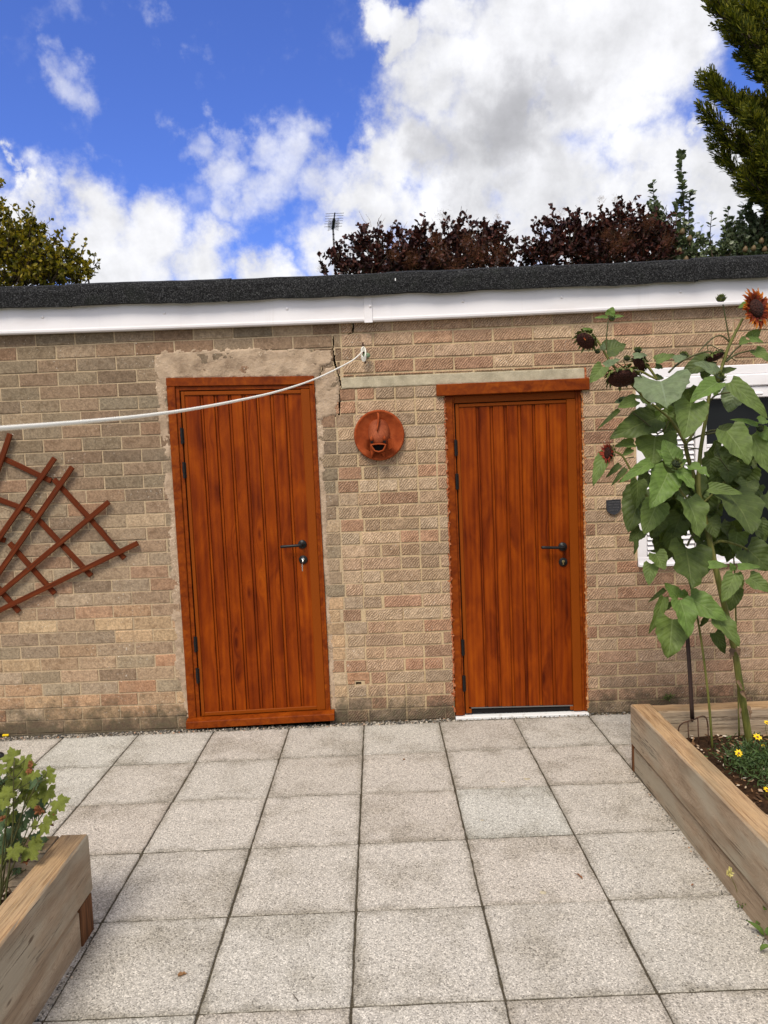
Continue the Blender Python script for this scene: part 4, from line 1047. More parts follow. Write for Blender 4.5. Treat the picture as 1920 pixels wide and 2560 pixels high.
# ------------------------------------------------------------------ trellis
TR = thing('fan_trellis', at(60, 1400, 0), 'red-brown wooden fan trellis lying sideways against the brick wall', 'trellis')
z5 = lambda x, y, Y: at(x/4.425, 1060+y/4.425, Y)
def batten(a, b, Y, w=.030, t=.014, mid=None):
    a, b = z5(*a, Y), z5(*b, Y); d = (b-a); L = d.length; d.normalize(); n = Vector((0, -1, 0)); s_ = d.cross(n).normalized()
    g = MB(); g.box(0, L, -w/2, w/2, 0, t, .0015)
    if mid:
        pass
    o = g.build('batten', STAIN, TR)
    M = Matrix((d, s_, d.cross(s_))).transposed().to_4x4(); M.translation = a
    o.matrix_parent_inverse = Matrix.Identity(4); o.matrix_basis = Matrix.Translation(-TR.location) @ M
YS, YC = -.036, -.020
for a, b in [((106, 108), (-260, 1180)), ((600, 376), (-500, 1960)), ((795, 476), (-520, 2370)), ((1200, 862), (-540, 2322)), ((1520, 1318), (-560, 2332))]: batten(a, b, YS)
for a, b in [((-420, 240), (45, 385)), ((20, 375), (562, 632)), ((590, 612), (985, 1045)), ((965, 1018), (1372, 1490)), ((-300, 730), (328, 965)), ((335, 968), (700, 1360)), ((672, 1330), (1005, 1682)), ((-200, 1210), (52, 1290)), ((98, 1318), (600, 1880)), ((-30, 1812), (206, 2082)), ((-300, 1900), (-120, 2130))]: batten(a, b, YC)
g = MB(); rr = random.Random(9)
for x, y in [(130, 410), (250, 510), (395, 560), (735, 825), (880, 890), (1085, 1100), (1205, 1195), (1290, 1310), (585, 1300), (305, 1590), (895, 1615), (1055, 1580), (620, 730), (190, 1495), (70, 1400), (380, 1075)]:
    a = z5(x, y, -.055); g = MB(); g.tube([a, a+Vector((rr.uniform(-.012, .012), -.004, rr.uniform(-.012, .012))), a+Vector((rr.uniform(-.016, .016), .01, rr.uniform(-.022, .0)))], .0013, 5); g.build('tie_wire', RUST, TR)
for path in [[(1050, 1075), (1130, 1150), (1200, 1240), (1260, 1330), (1310, 1385)], [(0, 925), (60, 945), (115, 965), (108, 1005)], [(690, 1400), (760, 1480), (830, 1560)], [(1130, 1500), (1060, 1560), (1190, 1530)], [(0, 1830), (100, 1780), (240, 1660)]]:
    g = MB(); g.tube([z5(x, y, -.030) for x, y in path], .0013, 5); g.build('tie_wire', RUST, TR)

# ------------------------------------------------------------------ small dark things at the left wall foot
def zz6(x, y): return (x/4.425, 1760+y/4.425)
p = gnd(*zz6(-40, 330)); g = MB(); rr = random.Random(2)
V = []; nn, mm = 14, 10
for i in range(mm+1):
    th = math.pi*i/mm
    for k in range(nn):
        a = 6.283*k/nn; q = 1+.28*fbm(math.cos(a)*2.2, math.sin(a)*2.2, th*2.0, 4)
        V.append((p.x-.035+.075*q*math.sin(th)*math.cos(a), -.055+.04*q*math.sin(th)*math.sin(a), .034+.040*q*math.cos(th)))
g.add(V, [(i*nn+k, (i+1)*nn+k, (i+1)*nn+(k+1) % nn, i*nn+(k+1) % nn) for i in range(mm) for k in range(nn)])
tag(g.build('plastic_scrap', SCRAP), 'crumpled black plastic scrap lying at the foot of the brick wall', 'scrap')
p = gnd(*zz6(-6, 615)); g = MB(); g.ball((p.x, p.y, .022), .022, seg=12, rings=8, sc=(1.3, 1, 1)); g.tube([(p.x, p.y, .020), (p.x-.12, p.y-.01, .020), (p.x-.3, p.y+.05, .02)], .018, 10)
tag(g.build('hose_end', SCRAP, smooth=True), 'rounded black hose end on the paving behind the small leafy plant', 'hose')
p = gnd(*zz6(62, 360)); g = MB(); g.box(-.018, .018, -.008, .008, 0, .012, .003)
o = g.build('litter_scrap', YPETAL); o.location = (p.x, p.y, .002); o.rotation_euler = (0, .1, .3); tag(o, 'tiny yellow litter scrap on the gravel by the wall', 'litter')

# ------------------------------------------------------------------ raised beds
def timber(name, parent, a, b, w, h, z0, label=None, m=SLEEPER, ch=.006, wob=.004):
    """a->b is the centre line on plan."""
    a, b = Vector((*a, 0)), Vector((*b, 0)); d = b-a; L = d.length
    g = MB(); n = max(6, int(L/.05)); c = rcol(); sh = random.random()*50
    prof = [(-w/2, ch), (-w/2, h-ch), (-w/2+ch, h), (0, h), (w/2-ch, h), (w/2, h-ch), (w/2, ch), (w/2-ch, 0), (-w/2+ch, 0)]
    V = []
    for k in range(n+1):
        x = L*k/n; e = 1 if 0 < k < n else .0
        for i, (y, z) in enumerate(prof):
            q = wob*fbm(x*4+sh, i*.7, sh, 3); rag = (wob*.9*fbm(x*17+sh, i, 2, 2) if i in (1, 2, 4, 5) else 0)
            V.append((x+(ch if k == 0 else -ch if k == n else 0)*0, y+q*.5+rag*.4, z+q*.4+rag*.4))
    m_ = len(prof); F_ = [(k*m_+i, (k+1)*m_+i, (k+1)*m_+(i+1) % m_, k*m_+(i+1) % m_) for k in range(n) for i in range(m_)]
    F_ += [tuple(range(m_)), tuple(n*m_+i for i in range(m_))[::-1]]
    g.add(V, F_, c); o = g.build(name, m, parent)
    o.matrix_parent_inverse = Matrix.Identity(4)
    o.matrix_basis = Matrix.Translation(Vector((a.x, a.y, z0))-parent.location) @ Matrix.Rotation(math.atan2(d.y, d.x), 4, 'Z')
    if label: o['label'] = label
    return o
BR = thing('raised_bed', (1.148, -2.2, 0), 'raised timber bed holding the tall sunflowers and a garden fork', 'raised bed')
XB = 1.148
timber('sleeper', BR, (XB+.05, -.775), (XB+.05, -3.6), .1, .198, .132)
timber('sleeper', BR, (XB+.058, -.800), (XB+.060, -3.6), .1, .128, -.006)
timber('sleeper', BR, (XB+.102, -.825), (3.0, -.825), .1, .195, .130)
timber('sleeper', BR, (XB+.104, -.822), (3.0, -.822), .1, .134, -.006)
timber('sleeper', BR, (XB+.102, -3.55), (3.0, -3.55), .1, .325, 0)
timber('sleeper', BR, (2.95, -.88), (2.95, -3.5), .1, .325, 0)
g = MB(); g.box(XB+.002, XB+.10, -.7985, -.776, -.01, .1315, .002); g.build('corner_post', POST, BR)
BL = thing('raised_bed', (-1.09, -2.6, 0), 'raised timber bed with a knotted top board and yellowing lobed plant', 'raised bed')
XL = -1.09
timber('sleeper', BL, (XL-.05, -1.884), (XL-.05, -3.7), .1, .205, .134)
timber('sleeper', BL, (XL-.056, -1.985), (XL-.058, -3.7), .1, .130, -.006)
timber('sleeper', BL, (XL-.102, -1.934), (-2.6, -1.934), .1, .205, .134)
timber('sleeper', BL, (XL-.102, -1.934), (-2.6, -1.934), .1, .138, -.006)
timber('sleeper', BL, (-2.55, -1.99), (-2.55, -3.7), .1, .335, 0)
g = MB(); g.box(XL-.100, XL-.001, -1.983, -1.890, -.01, .1335, .002); g.build('corner_post', POST, BL)
def soilbed(x0, x1, y0, y1, z):
    g = MB(); n, m = 60, 60
    V = [(x0+(x1-x0)*i/n, y0+(y1-y0)*j/m, z+.014*fbm((x0+(x1-x0)*i/n)*7, (y0+(y1-y0)*j/m)*7, 0, 4)) for j in range(m+1) for i in range(n+1)]
    g.add(V, [(j*(n+1)+i, j*(n+1)+i+1, (j+1)*(n+1)+i+1, (j+1)*(n+1)+i) for j in range(m) for i in range(n)])
    tag(g.build('soil', SOIL, smooth=True), kind='stuff')
soilbed(XB+.09, 2.92, -3.52, -.86, .195); soilbed(-2.52, XL-.09, -3.68, -1.97, .20)
def chips(n, x0, x1, y0, y1, z, seed, smax=.014):
    g = MB(); rr = random.Random(seed)
    for k in range(n):
        c = Vector((rr.uniform(x0, x1), rr.uniform(y0, y1), z+rr.uniform(0, .014)))
        a, b = rr.uniform(.003, smax), rr.uniform(.002, smax*.6); an = rr.uniform(0, 6.28); ti = rr.uniform(-.6, .6); h = rr.uniform(.001, .004)
        ca, sa = math.cos(an), math.sin(an); V = []
        for (u, v, w) in [(-a, -b, 0), (a*.8, -b*.9, 0), (a, b*.8, 0), (-a*.7, b, 0), (-a*.8, -b*.7, h), (a*.7, -b*.6, h), (a*.8, b*.6, h), (-a*.6, b*.7, h)]:
            V.append(c+Vector((u*ca-v*sa, u*sa+v*ca, w+u*ti)))
        g.add(V, [(4, 5, 6, 7), (0, 1, 5, 4), (1, 2, 6, 5), (2, 3, 7, 6), (3, 0, 4, 7)])
    tag(g.build('mulch', MULCH), kind='stuff')
chips(1500, XB+.10, 2.4, -2.3, -.88, .198, 4); chips(500, -1.9, XL-.10, -2.9, -1.99, .203, 6, .018)

# ------------------------------------------------------------------ leaves
def leaf(mb, B, T, w, nrm, fold=.25, bulge=.10, lobes=.5, serr=.035, tipk=1.0, nu=12, nv=8, wave=.05, droop=0.0, rr=random):
    B, T = Vector(B), Vector(T); a = T-B; L = a.length
    if L < 1e-5: return
    a.normalize(); n = Vector(nrm); n = (n-a*n.dot(a)); n = n.normalized() if n.length > 1e-4 else a.orthogonal().normalized(); s_ = a.cross(n)
    ph, ph2 = rr.uniform(0, 6.28), rr.uniform(0, 6.28); V, U = [], []
    for i in range(nu+1):
        u = i/nu
        f = (math.sin(math.pi*min(1, (u*.82+.18))**.80))**.85 if u < 1 else 0
        f = max(0, f)*(1-.25*u*tipk*math.sin(math.pi*u))
        if i == 0: f = .62
        for j in range(nv+1):
            v = 2*j/nv-1; av = abs(v)
            hw = w/2*f*(1+(serr*(1 if (i % 2) else -1) if av > .99 else 0))
            back = -lobes*.30*w*(av**1.6)*(1-u)**3
            zz = fold*hw*(av-.5)+bulge*L*math.sin(math.pi*u)+wave*w*av*av*math.sin(5.5*u*math.pi*.9+ph+(1.3 if v > 0 else 0))*.8+wave*.4*w*math.sin(9*u+ph2)*av - droop*L*u*u
            V.append(B+a*(u*L+back)+s_*(v*hw)+n*zz); U.append((u, v))
    q = nv+1
    mb.add(V, [(i*q+j, i*q+j+1, (i+1)*q+j+1, (i+1)*q+j) for i in range(nu) for j in range(nv)], uvs=U)
zA = lambda x, y: (1440+x/3.456, 700+y/3.456)
zB = lambda x, y: (1440+x/3.456, 1050+y/3.456)
zC = lambda x, y: (1440+x/3.456, 1400+y/3.456)
Y0 = -1.0
def pl(z, x, y, dy=0.0): return at(*z(x, y), Y0+dy)
SF1 = thing('sunflower', (1.629, -.994, .19), 'tall thick-stemmed sunflower with the rust-red flower, near the bed edge', 'sunflower', 'sunflowers in the raised bed')
SF2 = thing('sunflower', (1.429, -1.056, .19), 'slender young sunflower with bright leaves, stem next to the garden fork', 'sunflower', 'sunflowers in the raised bed')
SF3 = thing('sunflower', (1.627, -.895, .19), 'thin-stemmed sunflower just behind the thickest stem', 'sunflower', 'sunflowers in the raised bed')
PXM = (CD+Y0)/CF/3.456     # zoomed pixel to metres at the plant
rl = random.Random(33)
def sleaf(P_, z, b, t, w, m='m', db=0.0, dt=-.06, fold=.22, bulge=.06, nx=None, ny=-.82, nz=.5, lobes=.5, droop=0.0):
    mats = {'m': SFLEAF, 'd': SFDARK, 'b': SFBRIGHT, 'p': SFPALE}
    B = pl(z, *b, db); T = pl(z, *t, db+dt); n = (rl.uniform(-.35, .35) if nx is None else nx, ny, nz)
    g = MB(); leaf(g, B, T, w*1.14*PXM, n, fold+rl.uniform(-.08, .12), bulge+rl.uniform(-.03, .04), lobes, rr=rl, wave=rl.uniform(.04, .10), droop=droop)
    g.build('leaf', mats[m], P_, smooth=True)
def stalk(P_, z, pts, r, m=None, db=0.0, name='stem'):
    p = [pl(z, x, y, db+(q[0] if q else 0)) for x, y, *q in pts]
    n = len(p); rad = [r[0]+(r[1]-r[0])*i/(n-1) for i in range(n)]
    p = crom(p, 4); rad = np.interp(np.linspace(0, n-1, len(p)), range(n), rad)*PXM
    g = MB(); g.tube(p, list(rad), 8); return g.build(name, m or STEM, P_, smooth=True)
# petioles first, gathered per plant as one stalk mesh each
# --- plant 1: thick stem from soil up to the main flower
st1 = [pl(zC, 1500, 1590, 0), pl(zC, 1455, 1300, 0), pl(zC, 1405, 1000, 0), pl(zC, 1365, 760, 0), pl(zB, 1200, 1250, 0), pl(zB, 1135, 950, 0), pl(zB, 1060, 620, 0), pl(zB, 1070, 330, 0), pl(zA, 1090, 1382, 0), pl(zA, 1130, 1150, 0), pl(zA, 1165, 940, 0), pl(zA, 1250, 780, 0), pl(zA, 1310, 600, 0), pl(zA, 1380, 450, .0), pl(zA, 1440, 335, .0)]
rd1 = [34, 31, 30, 27, 26, 24, 21, 18, 17, 15, 14, 15, 14, 12, 11]
g = MB(); pp = crom(st1, 4); g.tube(pp, list(np.interp(np.linspace(0, 14, len(pp)), range(15), rd1)*PXM), 10); g.build('stem', STEM, SF1, smooth=True)
for z, pts, r in [(zA, [(1330, 545), (1300, 380), (1270, 210)], (7, 5)), (zA, [(1322, 535), (1290, 500), (1235, 480), (1160, 520), (1060, 620)], (8, 5)), (zA, [(1305, 690), (1360, 620), (1425, 562)], (8, 6)), (zA, [(1295, 705), (1390, 640), (1540, 603)], (9, 7)),
                  (zA, [(1165, 1035), (1220, 990), (1360, 968)], (9, 7)), (zA, [(1120, 1320), (1170, 1300), (1250, 1298)], (9, 7)), (zB, [(1060, 620), (970, 330), (945, 210)], (20, 17)), (zB, [(945, 210), (1010, 120), (1060, 10)], (14, 10)), (zB, [(945, 200), (880, 90), (800, -20), (655, -140)], (16, 9)),
                  (zB, [(960, 190), (1060, 140), (1240, 100)], (10, 8)), (zB, [(1060, 250), (980, 240), (910, 235)], (6, 5)), (zB, [(1090, 730), (1180, 640), (1330, 480), (1400, 350)], (12, 8)), (zB, [(1170, 1080), (1250, 1045), (1400, 1080), (1480, 1120)], (14, 10)), (zA, [(800, 800), (900, 710), (1050, 640), (1150, 618), (1185, 640)], (9, 8)), (zB, [(1240, 330), (1320, 440)], (5, 4)),
                  (zA, [(800, 1220), (760, 1300), (700, 1330)], (6, 5)), (zA, [(495, 1150), (600, 1230), (710, 1335)], (7, 7)), (zB, [(960, 1090), (1000, 1010), (1100, 900)], (9, 11)), (zB, [(1540, 1250), (1480, 1120)], (5, 8))]:
    stalk(SF1, z, pts, r, name='stalk', m=STEMD if r[0] < 12 else STEM, db=rl.uniform(-.03, .03))
for a in [  # zoom, base, tip, width, material, depth
    (zA, (735, 862), (790, 1115), 400, 'p', -.10, -.10), (zA, (1000, 1060), (935, 1375), 250, 'm', -.14, -.05), (zA, (1222, 880), (982, 1062), 150, 'b', -.12, -.05), (zA, (1238, 812), (1010, 716), 125, 'p', -.02, -.04),
    (zA, (1372, 965), (1315, 1145), 190, 'p', .04, .0), (zA, (1335, 880), (1659, 1198), 150, 'm', -.04, -.06), (zA, (1160, 690), (900, 830), 170, 'd', .08, .02), (zA, (1130, 720), (1100, 866), 150, 'd', .10, .0),
    (zA, (1548, 603), (1672, 700), 100, 'm', 0, -.05), (zA, (1500, 505), (1596, 425), 90, 'm', .02, 0), (zA, (1475, 512), (1410, 560), 80, 'm', -.02, 0), (zA, (1500, 515), (1620, 540), 60, 'b', -.02, 0), (zA, (1260, 792), (1390, 762), 60, 'd', .02, 0),
    (zA, (1225, 935), (1190, 1000), 60, 'b', -.06, 0), (zA, (650, 1060), (505, 1000), 130, 'd', .06, .02), (zA, (725, 1120), (585, 1160), 100, 'd', .08, 0), (zA, (515, 1035), (360, 1105), 115, 'm', -.03, 0), (zA, (372, 1120), (178, 1295), 40, 'd', 0, 0), (zA, (690, 1190), (290, 1375), 240, 'd', .02, -.04),
    (zA, (1570, 1255), (1330, 1205), 52, 'b', -.02, 0), (zA, (1580, 1215), (1665, 1225), 80, 'b', -.02, 0), (zA, (1600, 1290), (1680, 1400), 100, 'b', 0, 0), (zA, (1250, 1298), (1430, 1250), 80, 'd', .04, 0), (zA, (1430, 1290), (1500, 1260), 40, 'm', .0, 0),
    (zB, (1310, 90), (1492, 388), 270, 'm', -.08, -.06), (zB, (1525, 125), (1680, 480), 190, 'm', .02, -.04), (zB, (690, 135), (655, 395), 330, 'm', .02, -.05), (zB, (1150, 585), (1440, 640), 105, 'm', -.06, -.04), (zB, (1340, 640), (1520, 990), 440, 'd', -.02, -.12),
    (zB, (1400, 395), (1430, 575), 190, 'd', .10, 0), (zB, (1160, 335), (1165, 510), 140, 'd', .08, 0), (zB, (1290, 300), (1340, 480), 150, 'd', .10, 0), (zB, (535, 520), (515, 770), 150, 'd', -.02, -.02), (zB, (570, 600), (450, 970), 260, 'd', .04, -.04), (zB, (705, 715), (585, 990), 210, 'm', -.04, -.04),
    (zB, (965, 1105), (1000, 1460), 380, 'd', -.02, -.10), (zB, (905, 815), (810, 1070), 200, 'd', .06, 0), (zB, (760, 830), (700, 960), 110, 'd', .08, 0), (zB, (560, 950), (460, 1050), 120, 'd', .02, 0), (zB, (520, 1030), (500, 1165), 45, 'd', .0, 0), (zB, (690, 1010), (680, 1130), 60, 'd', .06, 0),
    (zB, (1480, 1105), (1675, 1300), 260, 'd', .0, -.02), (zB, (1010, 560), (1060, 700), 190, 'd', .10, 0), (zB, (820, 560), (800, 700), 160, 'd', .12, 0), (zB, (1250, 1010), (1310, 1120), 90, 'd', .08, 0), (zB, (640, 470), (540, 600), 150, 'd', .10, 0), (zB, (1560, 560), (1500, 700), 140, 'd', .10, 0), (zB, (830, 900), (960, 1000), 120, 'd', .08, 0),
    (zB, (1150, 1250), (1315, 1262), 75, 'b', -.08, -.02), (zC, (1500, 150), (1680, 275), 140, 'm', -.06, -.02), (zC, (1215, 498), (1415, 748), 180, 'm', -.06, -.04), (zC, (1200, 628), (1288, 812), 110, 'd', .0, 0), (zC, (1375, 240), (1330, 445), 140, 'd', .04, 0), (zB, (960, 340), (990, 360), 60, 'd', .04, 0)]:
    sleaf(SF1, *a)
# extra shaded leaves inside the plant so that it has depth from the side
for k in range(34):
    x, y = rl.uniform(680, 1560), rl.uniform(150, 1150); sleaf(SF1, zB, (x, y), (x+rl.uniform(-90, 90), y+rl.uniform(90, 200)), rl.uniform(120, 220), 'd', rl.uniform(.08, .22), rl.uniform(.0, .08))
# --- plant 2
stalk(SF2, zC, [(1180, 1650), (1150, 1250), (1110, 900), (1070, 620), (1030, 430), (960, 330)], (11, 8))
stalk(SF2, zC, [(1035, 430), (1120, 450), (1215, 498)], (7, 5), name='stalk', m=STEMD)
for a in [(zC, (835, 512), (795, 852), 270, 'm', -.02, -.04), (zC, (905, 345), (975, 668), 195, 'b', -.08, -.05), (zC, (985, 330), (1312, 518), 210, 'b', -.05, -.05), (zC, (885, 325), (762, 198), 115, 'b', -.02, .02), (zC, (762, 318), (624, 645), 95, 'm', .0, 0), (zC, (768, 252), (620, 368), 40, 'd', .02, 0), (zC, (1130, 495), (1068, 580), 50, 'd', .02, 0), (zC, (800, 360), (775, 440), 70, 'd', .02, 0), (zC, (920, 330), (940, 250), 90, 'b', -.02, .02),
          (zB, (690, 1150), (765, 1295), 150, 'm', -.06, -.03), (zB, (650, 1240), (630, 1430), 118, 'm', -.04, -.03), (zB, (760, 1150), (640, 1130), 60, 'd', .02, 0)]: sleaf(SF2, *a)
# --- plant 3
stalk(SF3, zC, [(1410, 1520), (1400, 1100), (1385, 700), (1380, 420), (1370, 100), (1350, -180)], (8, 6), db=.1)
for a in [(zC, (1372, 128), (1262, 368), 140, 'm', -.08, -.03), (zC, (1395, 112), (1440, 248), 65, 'm', -.02, 0), (zC, (1400, 60), (1600, 62), 62, 'b', -.05, -.02), (zC, (1360, 90), (1330, 20), 60, 'b', -.03, 0), (zC, (1350, -140), (1300, 20), 120, 'd', .1, 0)]: sleaf(SF3, *a)
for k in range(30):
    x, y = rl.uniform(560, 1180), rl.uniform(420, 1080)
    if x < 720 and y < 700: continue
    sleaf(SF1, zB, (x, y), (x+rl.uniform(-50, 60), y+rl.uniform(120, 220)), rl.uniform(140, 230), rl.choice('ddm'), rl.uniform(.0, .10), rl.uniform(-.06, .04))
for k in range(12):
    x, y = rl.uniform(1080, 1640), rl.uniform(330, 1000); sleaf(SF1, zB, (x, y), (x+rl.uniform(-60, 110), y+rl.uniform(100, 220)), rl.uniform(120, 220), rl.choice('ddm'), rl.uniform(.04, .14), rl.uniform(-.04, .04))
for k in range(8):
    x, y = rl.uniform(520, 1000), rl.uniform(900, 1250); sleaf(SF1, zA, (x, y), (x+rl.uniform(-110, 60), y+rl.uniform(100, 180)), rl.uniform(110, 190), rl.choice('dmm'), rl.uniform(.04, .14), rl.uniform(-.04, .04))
# dead dry leaves clasping the thick stem
for (b, t, w) in [((1335, 760), (1330, 860), 60), ((1395, 760), (1410, 830), 45), ((1395, 1040), (1440, 1130), 30), ((1430, 1130), (1480, 1200), 40), ((1480, 1260), (1505, 1370), 40), ((1420, 1280), (1412, 1370), 22)]:
    g = MB(); leaf(g, pl(zC, *b, -.03), pl(zC, *t, -.05), w*PXM, (rl.uniform(-.6, .6), -1, .2), .9, .1, .3, .08, rr=rl, wave=.2); g.build('dead_leaf', TWIG, SF1, smooth=True)
# bright growing tip with dark bud (centre of the plant)
def bud(P_, z, c, r, d=-.06, leaves=(), facing=(-.1, -.8, .6), nb=16):
    C = pl(z, *c, d); R_ = r*PXM; f = Vector(facing).normalized(); g = MB()
    g.lathe(C, f, [(0, -.5*R_), (.55*R_, -.45*R_), (.8*R_, 0), (.62*R_, .45*R_), (0, .62*R_)], 14)
    o = g.build('bud', BUDC, P_, smooth=True); g = MB(); a = f.orthogonal().normalized(); b = f.cross(a)
    for ring_, (k0, k1, h0, h1) in enumerate([(.75, 1.15, -.25, .45), (.55, .80, .1, .8), (.3, .42, .4, .9)]):
        for k in range(nb-4*ring_):
            an = 6.283*(k+.5*ring_)/(nb-4*ring_)+rl.uniform(-.12, .12); e = a*math.cos(an)+b*math.sin(an)
            leaf(g, C+e*R_*k0+f*h0*R_, C+e*R_*k1*rl.uniform(.85, 1.15)+f*h1*R_*rl.uniform(.8, 1.2), R_*.42, f, .2, .1, 0, 0, nu=4, nv=2, rr=rl, wave=0)
    g.build('bract', BRACT, P_, smooth=True)
    return C
bud(SF1, zB, (868, 380), 46, -.16, facing=(0, -.85, .5))
for b, t, w in [((800, 450), (648, 762), 240), ((880, 430), (1018, 612), 140), ((985, 390), (1152, 492), 125), ((850, 345), (752, 168), 160), ((835, 395), (690, 248), 70), ((650, 362), (362, 548), 95), ((860, 400), (960, 340), 60)]:
    sleaf(SF1, zB, b, t, w, 'b', -.13, -.07 if t[1] > b[1] else .04)
sleaf(SF1, zB, (970, 678), (1062, 1018), 240, 'm', -.10, -.06)
stalk(SF1, zB, [(868, 400), (880, 560), (960, 680), (1060, 760)], (9, 12), name='stalk', db=-.08)
bud(SF1, zA, (1252, 165), 46, 0, facing=(0, -.3, .95)); bud(SF1, zA, (1235, 850), 55, -.08, facing=(.3, -.6, .7)); bud(SF1, zA, (308, 335), 32, 0, facing=(0, -.6, .8)); bud(SF1, zA, (930, 660), 42, .04); bud(SF1, zA, (535, 610), 34, .02); bud(SF1, zA, (390, 1050), 30, 0); bud(SF1, zA, (440, 680), 30, .0); bud(SF1, zB, (1285, 430), 38, .06); bud(SF1, zA, (185, 620), 26, 0); bud(SF1, zA, (1590, 1290), 34, -.02)
for a in [(zA, (272, 320), (152, 330), 32, 'b', 0, 0), (zA, (290, 305), (322, 232), 75, 'b', 0, 0), (zA, (315, 322), (418, 314), 36, 'b', 0, 0), (zA, (265, 605), (432, 560), 175, 'd', .02, 0), (zA, (232, 745), (118, 892), 115, 'm', -.04, -.02), (zA, (250, 742), (382, 686), 65, 'p', -.02, 0), (zA, (690, 695), (855, 648), 85, 'm', 0, 0), (zA, (690, 740), (755, 760), 60, 'd', .02, 0), (zA, (690, 840), (760, 850), 60, 'd', .03, 0), (zA, (225, 600), (245, 545), 45, 'p', -.02, 0), (zA, (430, 1040), (330, 1060), 70, 'p', 0, 0), (zA, (500, 660), (620, 650), 60, 'p', -.02, 0), (zA, (850, 690), (960, 660), 70, 'p', -.03, 0), (zA, (140, 445), (50, 418), 40, 'b', 0, 0), (zA, (1480, 200), (1400, 245), 50, 'b', .02, 0),
          (zB, (258, 285), (148, 572), 120, 'm', 0, -.03), (zB, (380, 385), (258, 500), 50, 'd', 0, 0), (zB, (430, 418), (302, 572), 45, 'd', 0, 0), (zB, (500, 200), (330, 230), 90, 'm', 0, 0), (zB, (480, 250), (400, 310), 60, 'm', 0, 0)]: sleaf(SF1, *a)
for z, pts, r in [(zA, [(150, 480), (210, 560), (290, 700), (340, 760), (480, 900), (540, 960), (640, 1060)], (9, 14)), (zA, [(278, 345), (262, 520), (265, 600)], (5, 5)), (zA, [(440, 790), (560, 792), (640, 830), (705, 862)], (11, 9)), (zA, [(590, 730), (640, 770), (700, 860)], (13, 10)), (zA, [(250, 710), (340, 710), (440, 780)], (5, 5)), (zA, [(410, 690), (440, 770)], (4, 4)), (zA, [(1385, 700), (1160, 560), (1140, 620)], (4, 4)), (zB, [(340, 275), (400, 310), (455, 400), (520, 520), (640, 700)], (9, 9)), (zB, [(430, 330), (500, 320)], (5, 5))]:
    stalk(SF1, z, pts, r, name='stalk', m=STEM if r[0] > 8 else STEMD)
def petals(P_, C, f, rin, rout, n, m, w, cup=.2, rnd=.15, name='petals', skip=0.0, layers=2):
    g = MB(); f = Vector(f).normalized(); a = f.orthogonal().normalized(); b = f.cross(a)
    for l in range(layers):
        for k in range(n):
            if rl.random() < skip: continue
            an = 6.283*(k+.5*l)/n+rl.uniform(-.1, .1); e = a*math.cos(an)+b*math.sin(an); q = rout*rl.uniform(1-rnd, 1+rnd*.5)
            leaf(g, C+e*rin+f*.002*l, C+e*q+f*(cup*rl.uniform(.2, 1.6)*(q-rin)-.004*l), w*rl.uniform(.8, 1.15), f, .5, .10, 0, 0, nu=6, nv=4, rr=rl, wave=.12)
    return g.build(name, m, P_, smooth=True)
def head(P_, z, c, r, f, d=0.0, squash=(1, 1), bracts=30, depth=.55, blen=.95):
    C = pl(z, *c, d); R_ = r*PXM; f = Vector(f).normalized(); g = MB()
    g.lathe(C, f, [(0, -depth*R_), (.6*R_, -.42*R_), (.95*R_, -.12*R_), (1.0*R_, .06*R_), (.82*R_, .26*R_), (.45*R_, .36*R_), (0, .38*R_)], 28)
    g.build('seed_head', SEED, P_, smooth=True)
    g = MB(); a = f.orthogonal().normalized(); b = f.cross(a)
    for k in range(bracts):
        an = 6.283*k/bracts+rl.uniform(-.15, .15); e = a*math.cos(an)+b*math.sin(an); l = rl.uniform(.7, 1.3)*blen*R_
        leaf(g, C+e*R_*.75-f*R_*.40, C+e*(R_*1.02+l*.35)-f*(rl.uniform(-.5, .5)*l*.9-.05*R_), R_*.34, f*-1+e, .3, .14, .2, 0, nu=5, nv=2, rr=rl, wave=.1)
    g.lathe(C, f, [(0, -.60*R_), (.5*R_, -.52*R_), (.86*R_, -.26*R_), (.97*R_, -.10*R_), (.9*R_, -.08*R_)], 22)
    g.build('bract', BRACT, P_, smooth=True)
    return C, R_, f
C, R_, f = head(SF1, zA, (1556, 245), 78, (.38, -.85, .12), -.03, bracts=18, depth=.35)
petals(SF1, C-f*.004, f, R_*.85, R_*2.25, 17, PETAL, R_*.62, .12)
head(SF1, zA, (82, 525), 82, (-.55, -.45, -.62), -.02); g = MB(); 
head(SF1, zA, (402, 848), 118, (-.05, -.42, -.90), -.05, bracts=30)
head(SF1, zA, (545, 715), 75, (-.75, -.1, -.35), .02, bracts=34, blen=.9); head(SF1, zA, (1200, 665), 72, (.25, -.25, -.9), .02, bracts=34, blen=.8)
C, R_, f = head(SF1, zB, (285, 285), 60, (-.93, -.28, .1), -.03, bracts=20, depth=.5)
petals(SF1, C+f*.003, f, R_*.7, R_*1.75, 15, PETALR, R_*.3, .5)
C = pl(zA, 62, 490, -.05)
petals(SF1, C, (-.5, -.7, -.2), .004, .022, 4, PETAL, .008, .3, skip=.3, layers=1)

